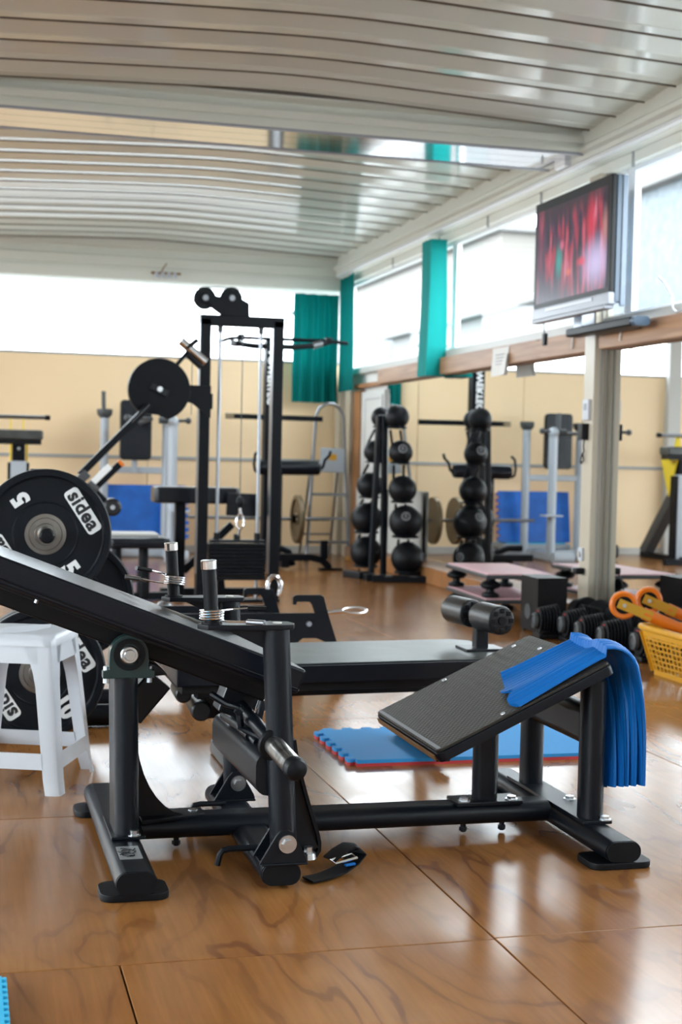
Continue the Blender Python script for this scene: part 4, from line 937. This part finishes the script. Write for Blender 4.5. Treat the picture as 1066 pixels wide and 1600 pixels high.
# ================================================================== PREACHER CURL BENCH AT THE EDGE
pb = thing('preacher_bench', 'preacher curl bench with wrinkled black pad, grey post and yellow side plates', 'bench', (.35, 13.0, 0))
B().prism(rrect(1.19, .21, .02, 3, .08, 13.0), 'z', 1.08, 1.168, .02).build('arm_pad', 'vinylgrey', pb)
B().bb(-.49, .66, 12.92, 13.09, 1.038, 1.084, .006).build('pad_board', 'boxblk', pb)
B().rect((.465, 13.0, .85), (.465, 13.0, 1.045), .11, .11, up=(0, 1, 0)).build('pad_stem', 'tower', pb)
B().rect((.465, 13.0, .02), (.465, 13.0, .89), .14, .13, up=(0, 1, 0)).build('post', 'greyfr', pb)
for x in (.384, .546): B().rect((x, 13.0, .02), (x, 13.0, .875), .024, .13, up=(0, 1, 0)).build('post_flange', 'tower', pb)
B().cyl((.465, 12.945, 1.0), (.465, 12.925, 1.0), .014).build('bolt', 'bolt', pb)
B().rect((.465, 12.6, .03), (.465, 13.8, .03), .07, .06).rect((.1, 12.62, .03), (.83, 12.62, .03), .07, .06).build('foot', 'tower', pb)
B().rect((.44, 13.78, .05), (.44, 13.05, .80), .12, .11, up=(1, 0, 0)).build('sloping_beam', 'greydk', pb)
for x in (.395, .535): B().prism([(12.95, 1.04), (13.30, 1.04), (13.12, .66)], 'x', x, x+.012, .002).build('side_plate', 'machyel', pb)
for x in (.22, .39, .50): B().prism([(12.97, 1.16), (13.10, 1.16), (13.07, 1.262), (13.00, 1.262)], 'x', x, x+.010, .002).build('bar_rest', 'machyel', pb)
cb_ = thing('curl_bar', 'straight chrome bar with black end resting above the preacher pad', 'bar', (.2, 13.03, 1.28))
B().cyl((-.6, 13.03, 1.282), (.70, 13.03, 1.282), .019).build('shaft', 'steel', cb_)
B().cyl((.695, 13.03, 1.282), (.74, 13.03, 1.282), .023, bev=.004).build('end_cap', 'rubber', cb_)

# ================================================================== LADDER
ld = thing('step_ladder', 'aluminium step ladder with round top hoop and orange sticker in the corner', 'ladder', (3.36, 13.4, 0))
def lx(s, z): return (3.165 if s < 0 else 3.585) + ((.135 if s < 0 else -.015)*z/1.45)
def ly(z): return 13.17+.28*z/1.45
hoop = [V(lx(-1, z), ly(z), z) for z in (0, .7, 1.38)] + [V(3.33, 13.445, 1.46), V(3.40, 13.452, 1.505), V(3.47, 13.452, 1.505), V(3.53, 13.445, 1.46)] + [V(lx(1, z), ly(z), z) for z in (1.38, .7, 0)]
B().tube(hoop, .016, 10).build('front_rail', 'steel', ld)
for k, z in enumerate((.18, .405, .635)):
    B().bb(lx(-1, z)+.01, lx(1, z)-.01, ly(z)-.04, ly(z)+.04, z-.022, z+.004, .004).build('step', 'steel', ld)
pl_ = B().box((3.445, 13.35, .955), (.235, .03, .235), .005, (-.1, 0.03, 0)).build('platform', 'greyfr', ld)
B().box((3.445, 13.331, .985), (.075, .004, .06), .001, (-.1, .03, 0)).build('sticker', 'yellow', pl_)
for s in (-1, 1):
    x = lx(s, .5)+(.03 if s < 0 else -.03)
    B().rect((x, 13.80, .0), (x+.02*s*-1, 13.42, 1.0), .03, .02, up=(1, 0, 0)).build('rear_leg', 'steel', ld)
    B().box((lx(s, 0), ly(0), .018), (.045, .045, .036), .006).build('foot', 'ytool' if s > 0 else 'rubber', ld)
B().cyl((3.2, 13.70, .22), (3.55, 13.70, .22), .010).build('rear_brace', 'steel', ld)

# ================================================================== CURTAINS
def curtain(label, p0, p1, z0, z1, nf, amp, seedv):
    """pleated hanging cloth between two plan points"""
    random.seed(seedv); t = bmesh.new(); p0 = Vector(p0); p1 = Vector(p1); d = p1-p0; nn = Vector((-d.y, d.x)).normalized(); N_ = nf*10; rows = []
    ph = [random.uniform(.7, 1.2) for _ in range(nf+2)]
    for iz in range(9):
        f = iz/8; z = z0+(z1-z0)*f; row = []
        for i in range(N_+1):
            u = i/N_; a = amp*ph[int(u*nf)]*math.sin(u*nf*2*pi)*(1-.35*f)+.006*math.sin(u*7+f*4)
            q = p0+d*u+nn*a; row.append(t.verts.new((q.x, q.y, z)))
        rows.append(row)
    for a, b in zip(rows, rows[1:]):
        for i in range(N_): t.faces.new((a[i], a[i+1], b[i+1], b[i]))
    bmesh.ops.solidify(t, geom=t.faces[:], thickness=.006)
    b = B(); b.merge(t); o = b.build('curtain', 'teal', smooth=50)
    return tag(o, label, 'curtain')
curtain('teal pleated curtain on the back wall beside the corner', (3.16, 13.93), (3.632, 13.95), 1.53, 2.615, 4, .042, 3)
curtain('narrow teal curtain bunched in the corner of the window wall', (3.662, 14.03), (3.632, 13.36), 1.645, 2.775, 5, .020, 5)
cu = thing('curtain_box', 'square teal fabric curtain bundle hanging between two windows', 'curtain', (3.60, 10.9, 1.66))
b = B(); tm = bmesh.new()
sec = [(3.545, 11.02), (3.55, 10.97), (3.54, 10.92), (3.55, 10.87), (3.545, 10.80), (3.60, 10.795), (3.65, 10.80), (3.695, 10.795), (3.695, 11.02)]
rows = [[tm.verts.new((x+.012*math.sin(z*3+x*9), y, z)) for x, y in sec] for z in (1.655, 1.9, 2.15, 2.4, 2.60, 2.735)]
for a, c in zip(rows, rows[1:]):
    for i in range(len(sec)): tm.faces.new((a[i], a[(i+1) % len(sec)], c[(i+1) % len(sec)], c[i]))
tm.faces.new(rows[0]); tm.faces.new(rows[-1]); bmesh.ops.recalc_face_normals(tm, faces=tm.faces[:]); b.merge(tm); b.build('cloth', 'teal', cu, 30)
B().bb(3.55, 3.695, 10.80, 11.02, 1.650, 1.656).build('hem', 'greydk', cu, 30)

FIT = Matrix.Translation((.06, .15, 0))
# ================================================================== MEDICINE BALL RACK
rk = thing('ball_rack', 'black upright rack holding two columns of medicine balls', 'rack', (3.31, 11.10, 0))
B().rect((3.02, 11.22, .028), (3.10, 10.98, .028), .08, .055).rect((3.10, 10.74, .028), (3.60, 10.64, .028), .08, .055).rect((3.10, 10.76, .028), (3.14, 11.1, .028), .08, .055).rect((3.50, 11.15, .028), (3.46, 10.67, .028), .08, .055).build('base', 'black', rk)
for k, (c_, s_) in enumerate((((3.06, 11.19), (3.05, 11.20)), ((3.22, 10.71), (0, 0)), ((3.42, 10.67), (0, 0)))):
    B().box((c_[0], c_[1]-.02, .05), (.06, .05, .004), .001, (0, 0, -.2)).build('base_label', 'greyprint', rk)
for x0, x1, y in ((3.165, 3.205, 11.00), (3.265, 3.245, 10.985)):
    B().rect((x0, y, .03), (x1, y, 1.335), .045, .055, up=(0, 1, 0)).build('upright', 'black', rk)
B().cyl((3.19, 11.00, 1.32), (3.25, 10.985, 1.32), .02).build('top_bar', 'black', rk)
balls = [((3.318, 10.87, 1.325), .098), ((3.352, 10.86, 1.040), .098), ((3.372, 10.85, .740), .115), ((3.398, 10.83, .478), .137), ((3.410, 10.80, .188), .133)]
balls2 = [((3.27, 11.15, 1.325), .088), ((3.22, 11.15, 1.040), .095), ((3.19, 11.18, .760), .110), ((3.175, 11.20, .487), .130), ((3.175, 11.20, .205), .132)]
tier = ['top', 'second', 'middle', 'fourth', 'lowest']
for col_, (lst, nm) in enumerate(((balls, 'front column'), (balls2, 'rear column'))):
    for k, ((x, y, z), r) in enumerate(lst):
        nn_ = B().tube([V(x+r*.74*math.cos(a), y+r*.74*math.sin(a), z-r*.87) for a in [2*pi*i/20 for i in range(20)]], .010, 6, True).build('cradle', 'black', rk)
        (xn, yn_, zn), rn = lst[k+1] if k < 4 else ((x, y, .05), .03)
        sb = B()
        for q_ in (-.042, .042):
            sb.tube([(x+q_, y+.045, z-r*1.10), (xn+q_, yn_+max(.10, rn*1.0), zn+.6*rn), (xn+q_, yn_+max(.10, rn*1.16), zn-.01)] if k < 4 else [(x+q_, y+.045, z-r*1.10), (x+q_, y+.05, .05)], .011, 8)
        sb.build('cradle_struts', 'black', rk)
        t = thing('medicine_ball', 'black medicine ball, %s tier of the %s on the rack' % (tier[k], nm), 'ball', (x+.06, y+.15, z), 0, 'medicine balls on the rack')
        B().sphere((x, y, z), r, 32).build('shell', 'rubber', t, 60)
        if (col_, k) in ((0, 1), (0, 3), (0, 4)):
            d = V(-.12, -1, .32).normalized() if k != 4 else V(.75, -.55, .1).normalized()
            if k == 3: d = V(-.30, -1, .42).normalized()
            c = V(x, y, z)+d*(r*.985); qm = d.to_track_quat('Z', 'Y').to_matrix().to_4x4()
            e = B().lathe([(.026, 0), (.036, -.004), (.036, .002), (.026, .004)], c, d, 24).build('emblem_ring', 'greyprint', t)
            text('8', .045, c+d*.003+V(.06, .15, 0), qm.to_euler(), 'greyprint', e, off=.001)

FIT = None
# white boards and tall white cabinet by the corner
tag(B().bb(3.672, 3.69, 12.30, 13.28, .135, .70, .003).bb(3.667, 3.672, 12.32, 13.26, .60, .606).bb(3.667, 3.672, 12.32, 13.26, .645, .65).build('white_board', 'whitemel', smooth=0), 'white board with grooved top edge standing on the ledge beside the corner', 'board')
tag(B().bb(3.70, 3.716, 11.33, 12.28, .132, .715, .003).build('grey_board', 'greymel', smooth=0), 'pale grey board standing on the ledge behind the medicine balls', 'board')
cbx = thing('tall_cabinet', 'tall narrow white cabinet against the window wall beside the corner boards', 'cabinet', (3.68, 12.9, 0.13))
B().bb(3.71, WX+.018, 12.52, 13.29, .13, 1.62, .004).build('body', 'whitemel', cbx, 0)
B().bb(3.695, 3.71, 12.55, 13.16, .15, 1.58, .006).build('door', 'whitemel', cbx, 0)
B().bb(3.692, 3.696, 12.60, 13.10, 1.535, 1.545).bb(3.692, 3.696, 13.09, 13.10, .70, 1.535).build('door_groove', 'greytrim', cbx, 0)

# ================================================================== STEP PLATFORMS
def stepboard(label, z, x0, y0, y1, xa, rot):
    t = thing('step_platform', label, 'step platform', (3.40, (y0+y1)/2, z), rot)
    o = t.location.copy()
    B().bb(x0-o.x, xa-o.x, y0-o.y, y1-o.y, .118-.0, .142, .006).build('deck', 'greydk', t, 35, False)
    B().bb(x0-o.x+.012, xa-o.x-.012, y0-o.y+.012, y1-o.y-.012, .142, .150, .003).build('pink_top', 'pink', t, 35, False)
    for x in (x0+.05-o.x, xa-.06-o.x):
        for y in (y0+.07-o.y, y1-.10-o.y):
            B().lathe([(0, 0), (.050, 0), (.056, .012), (.052, .026), (.026, .034), (.024, .05), (.052, .058), (.066, .072), (.066, .082), (.050, .096), (.030, .105), (.030, .118), (0, .118)], (x, y, 0), (0, 0, 1), 24).build('foot', 'rubber', t, 40, False)
    return t
stepboard('aerobic step with pink top, lower of two stacked beside the mirror', 0, 3.10, 8.10, 8.98, 3.55, -.06)
stepboard('aerobic step with pink top, upper of two stacked beside the mirror', .1502, 3.11, 8.12, 9.02, 3.56, -.05)

# ================================================================== SUBWOOFER
sw = thing('subwoofer', 'plain black subwoofer box standing at the foot of the post', 'speaker', (3.29, 7.70, 0))
B().bb(3.19, 3.375, 7.575, 7.83, .012, .325, .005).build('cabinet', 'boxblk', sw)
B().bb(3.205, 3.36, 7.570, 7.576, .03, .31, .002).build('front_panel', 'boxblk', sw)
B().cyl((3.191, 7.71, .12), (3.186, 7.71, .12), .045, seg=24).build('bass_port', 'greydk', sw)
for x in (3.205, 3.36):
    for y in (7.60, 7.80): B().cyl((x, y, 0), (x, y, .013), .012).build('rubber_foot', 'rubber', sw)

# ================================================================== ADJUSTABLE DUMBBELLS
def dumbbell(label, x, y, z, rz):
    t = thing('dumbbell', label, 'dumbbell', (x, y, z), rz, 'adjustable dumbbells by the mirror')
    B().cyl((-.19, 0, .10), (.19, 0, .10), .017).build('handle', 'greydk', t, 40, False)
    for s in (-1, 1):
        for k in range(7):
            r = .094-.0035*k
            xk = s*(.070+.0168*k)
            B().lathe([(0, 0), (r-.004, 0), (r, .002), (r, .0085), (r-.004, .0105), (0, .0105)], (xk, 0, .10), (s, 0, 0), 24).build('weight_disc', 'rubber', t, 30, False)
        B().lathe([(0, 0), (.044, 0), (.046, .005), (.043, .022), (.030, .026), (.028, .020), (0, .020)], (s*.186, 0, .10), (s, 0, 0), 24).build('dial', 'greydk', t, 30, False)
        B().bb(s*.17-.012, s*.17+.012, -.02, .02, .150, .158, .002).build('selector_tab', 'redpl', t, 30, False)
    B().bb(-.19, .19, -.075, .075, 0, .030, .008).bb(-.17, -.09, -.06, .06, .03, .05, .006).bb(.09, .17, -.06, .06, .03, .05, .006).build('cradle', 'boxblk', t, 35, False)
    return t
d0 = dumbbell('black adjustable dumbbell beside the subwoofer, first of the row', 3.31, 7.40, 0, -.12)
for i, (x, y, rz, lab) in enumerate(((3.39, 7.215, -.10, 'black adjustable dumbbell, second of the row from the subwoofer'), (3.37, 6.95, -.14, 'black adjustable dumbbell, third of the row from the subwoofer'),
                         (3.40, 6.735, -.12, 'black adjustable dumbbell, fourth of the row, just behind the blue mat'), (3.47, 6.50, -.06, 'black adjustable dumbbell beside the yellow basket, last of the row'),
                         (3.61, 7.72, -1.45, 'black adjustable dumbbell turned end on at the foot of the post'))):
    dup(d0, (x, y, 0), rz, lab)
rd = thing('round_weight', 'short black round weight with red top beyond the yellow basket', 'weight', (3.52, 6.29, 0))
B().lathe([(0, 0), (.06, 0), (.066, .006), (.066, .205), (.06, .215), (0, .215)], (3.52, 6.29, 0), (0, 0, 1), 26).build('body', 'rubber', rd)
B().lathe([(.048, .215), (.062, .215), (.062, .226), (.048, .226)], (3.52, 6.29, 0), (0, 0, 1), 26).build('rim', 'tvsilver', rd); B().cyl((3.52, 6.29, .214), (3.52, 6.29, .222), .047, seg=26).build('top', 'redpl', rd)

# ================================================================== YELLOW BASKET WITH AB ROLLERS
bk = thing('laundry_basket', 'yellow plastic lattice basket holding orange ab rollers', 'basket', (3.36, 5.93, 0))
BX0, BX1, BY0, BY1, BH = 3.175, 3.565, 5.70, 6.09, .225
def bpt(side, u, z):
    f = .055*z/BH
    x0, x1, y0, y1 = BX0-f, BX1+f, BY0-f, BY1+f
    return {'W': V(x0, y0+(y1-y0)*u, z), 'E': V(x1, y0+(y1-y0)*u, z), 'S': V(x0+(x1-x0)*u, y0, z), 'N': V(x0+(x1-x0)*u, y1, z)}[side]
for side in 'WESN':
    b = B(); up = V(1, 0, .2) if side in 'WE' else V(0, 1, .2)
    nv = 11
    for i in range(nv+1): b.rect(bpt(side, i/nv, .02), bpt(side, i/nv, BH-.02), .010 if i not in (0, nv) else .03, .004, up=up, r=.0015)
    for z, hh in ((.012, .026), (.05, .007), (.075, .007), (.10, .007), (.125, .007), (.150, .007), (.172, .010), (.200, .040)): b.rect(bpt(side, 0, z), bpt(side, 1, z), hh, .004, up=up, r=.0015)
    b.build('lattice_side', 'yellow', bk)
B().bb(BX0, BX1, BY0, BY1, 0, .010, .003).build('bottom', 'yellow', bk)
rim = [bpt('S', 0, BH)+V(-.012, -.012, 0), bpt('S', 1, BH)+V(.012, -.012, 0), bpt('N', 1, BH)+V(.012, .012, 0), bpt('N', 0, BH)+V(-.012, .012, 0)]
rr = []
for i in range(4):
    a, p, n_ = rim[i-1], rim[i], rim[(i+1) % 4]
    for t_ in (0, .5, 1): rr.append(p+(a-p).normalized()*.05*(1-t_)**2+(n_-p).normalized()*.05*t_**2)
B().tube(rr, .015, 10, True).build('rim', 'yellow', bk)
def abroller(label, w0, dirv, ln):
    t = thing('ab_roller', label, 'ab roller', w0, 0, 'orange ab rollers in the basket')
    c = V(*w0); d = V(*dirv).normalized(); ax_ = d.cross(V(0, 0, 1)).normalized()
    ax_ = (ax_*.55 + V(-.75, -.35, 0)*.0 + ax_*.45).normalized()
    B().lathe([(.042, -.016), (.058, -.020), (.066, -.012), (.066, .012), (.058, .020), (.042, .016), (.042, -.016)], c, ax_, 36).build('wheel', 'orange', t)
    B().lathe([(0, -.012), (.043, -.012), (.043, .012), (0, .012)], c, ax_, 24).build('wheel_core', 'rubber', t)
    for s in (-1, 1):
        o = c+ax_*.026*s; B().rect(o-d*.03, o+d*.14, .004, .046, up=d.cross(ax_), r=.0015).build('fork', 'ytool', t)
        B().cyl(o, o+ax_*.008*s, .010, seg=6).build('axle_nut', 'bolt', t)
    B().cyl(c+d*.10, c+d*(.10+ln), .029, .026, seg=22).build('handle', 'orange', t)
    B().cyl(c+d*(.10+ln), c+d*(.13+ln), .030, seg=22, bev=.006).build('handle_cap', 'rubber', t)
    return t
abroller('orange ab roller poking out over the near rim of the basket', (3.005, 6.10, .330), (.88, -.28, -.36), .26)
abroller('orange ab roller lying lower inside the basket', (3.21, 6.25, .335), (.92, -.28, -.40), .09)

# ================================================================== TELEVISION, SOUNDBAR, SMALL WALL ITEMS
tv = thing('television', 'flat television with silver speaker strip showing a red stage, on the post', 'television', (3.50, 7.74, 1.85))
TX0 = 3.42; ya, yb = 7.235, 8.32
B().bb(TX0, TX0+.030, ya, yb, 1.935, 2.585, .006).build('bezel', 'boxblk', tv)
B().bb(TX0-.0015, TX0+.001, ya+.045, yb-.045, 1.965, 2.53).build('screen', 'screen', tv, 0)
B().bb(TX0+.030, TX0+.070, ya-.004, yb+.004, 1.88, 2.582, .006).build('back_shell', 'tvside', tv)
B().bb(TX0+.070, TX0+.14, ya+.14, yb-.14, 1.95, 2.50, .02).build('back_bulge', 'tvside', tv)
B().bb(TX0+.062, TX0+.092, ya-.012, ya+.01, 1.862, 2.58, .003).build('side_trim', 'tvtrim', tv)
B().bb(TX0-.008, TX0+.045, ya, yb, 1.868, 1.938, .008).build('speaker_strip', 'tvsilver', tv)
B().bb(TX0-.013, TX0-.007, ya+.20, yb-.22, 1.905, 1.925, .002).build('strip_light_panel', 'whitepl', tv)
B().bb(TX0-.02, TX0+.04, ya+.02, yb-.02, 1.845, 1.869, .006).build('lower_lip', 'tvsilver', tv)
B().bb(TX0+.14, 3.65, 7.90, 8.02, 2.05, 2.35, .01).bb(TX0+.14, 3.66, 7.90, 8.02, 1.80, 2.5, .006).build('wall_bracket', 'steel', tv)
sbr = thing('soundbar', 'slim black soundbar with pale end on the timber below the television', 'speaker', (3.5, 7.56, 1.80))
B().rect((3.55, 7.14, 1.772), (3.55, 7.99, 1.772), .10, .052, r=.012).build('body', 'boxblk', sbr)
B().oval((3.55, 7.09, 1.772), (3.55, 7.14, 1.772), .10, .053).build('end_cap', 'tvside', sbr)
B().bb(3.58, 3.665, 7.3, 7.8, 1.75, 1.78, .003).build('bracket', 'greydk', sbr)
hc = thing('hanging_plug', 'small black plug on a short cable under the television edge', 'cable', (3.44, 8.18, 1.70))
B().tube([(3.44, 8.19, 1.85), (3.44, 8.185, 1.80), (3.445, 8.18, 1.775)], .004, 6).build('cable', 'greydk', hc); B().box((3.445, 8.18, 1.745), (.025, .04, .075), .006).build('plug', 'boxblk', hc)
nt_ = thing('paper_notice', 'printed white paper notice folded over the timber rail', 'notice', (3.64, 9.45, 1.6))
B().box((3.645, 9.45, 1.69), (.004, .30, .20), .001, (0, .05, .02)).build('sheet', 'paper', nt_); B().box((3.635, 9.36, 1.665), (.004, .14, .15), .001, (0, .12, -.12)).build('flap', 'paper', nt_)
for k, l in enumerate((.16, .19, .15, .18)): B().bb(3.640-.001, 3.6418, 9.52-l, 9.52, 1.735-.022*k, 1.741-.022*k).build('print_line', 'greyprint', nt_, 0)
tg = thing('wall_switch', 'white switch box on the cream post', 'switch', (3.64, 7.96, 1.25))
B().bb(3.625, 3.645, 7.915, 8.0, 1.25, 1.375, .004).build('box', 'whitepl', tg); B().bb(3.621, 3.626, 7.94, 7.975, 1.31, 1.35, .002).build('rocker', 'tvsilver', tg)
ad = thing('power_adapter', 'black power adapter with dangling cable on the cream post below the switch', 'adapter', (3.62, 7.97, 1.1))
B().bb(3.60, 3.645, 7.935, 8.0, 1.13, 1.23, .006).build('body', 'boxblk', ad)
B().tube([(3.625, 7.955, 1.13), (3.62, 7.95, 1.09), (3.63, 7.965, 1.06), (3.625, 7.99, 1.03), (3.63, 8.01, 1.0), (3.625, 7.99, .985), (3.63, 7.965, 1.01), (3.63, 7.985, 1.05)], .0045, 6).build('cable', 'boxblk', ad)
so = thing('power_socket', 'white socket near the floor on the cream post with black plug', 'socket', (3.63, 7.96, .32))
B().bb(3.630, 3.645, 7.955, 8.015, .395, .475, .004).build('plate', 'whitepl', so); B().cyl((3.630, 7.985, .435), (3.620, 7.985, .435), .018).build('outlet', 'greymel', so)
B().bb(3.585, 3.645, 7.93, 7.99, .315, .355, .008).build('plug', 'boxblk', so); B().bb(3.60, 3.645, 7.99, 8.03, .320, .352, .008).build('white_plug', 'whitepl', so)
B().tube([(3.60, 8.03, .335), (3.54, 8.06, .32), (3.51, 8.05, .22), (3.50, 8.0, .1), (3.46, 7.92, .02)], .005, 6).build('cable', 'boxblk', so)
wc = thing('antenna_cable', 'loose white cable hanging on the window beside the television', 'cable', (3.66, 7.0, 1.8))
B().tube([(3.66, 7.13, 2.02), (3.66, 7.06, 1.98), (3.66, 6.97, 1.90), (3.66, 6.955, 1.83), (3.655, 6.90, 1.805), (3.65, 6.75, 1.82), (3.65, 6.6, 1.85)], .006, 8).build('wire', 'whitepl', wc)
for y in (7.55, 8.22): tag(B().tube([(3.65, y, 1.80), (3.648, y, 1.74), (3.65, y+.01, 1.70)], .006, 6).build('white_tape', 'paper'), 'strip of white tape on the timber %s of the post' % ('on the television side' if y < 8 else 'just beyond the far side'), 'tape')
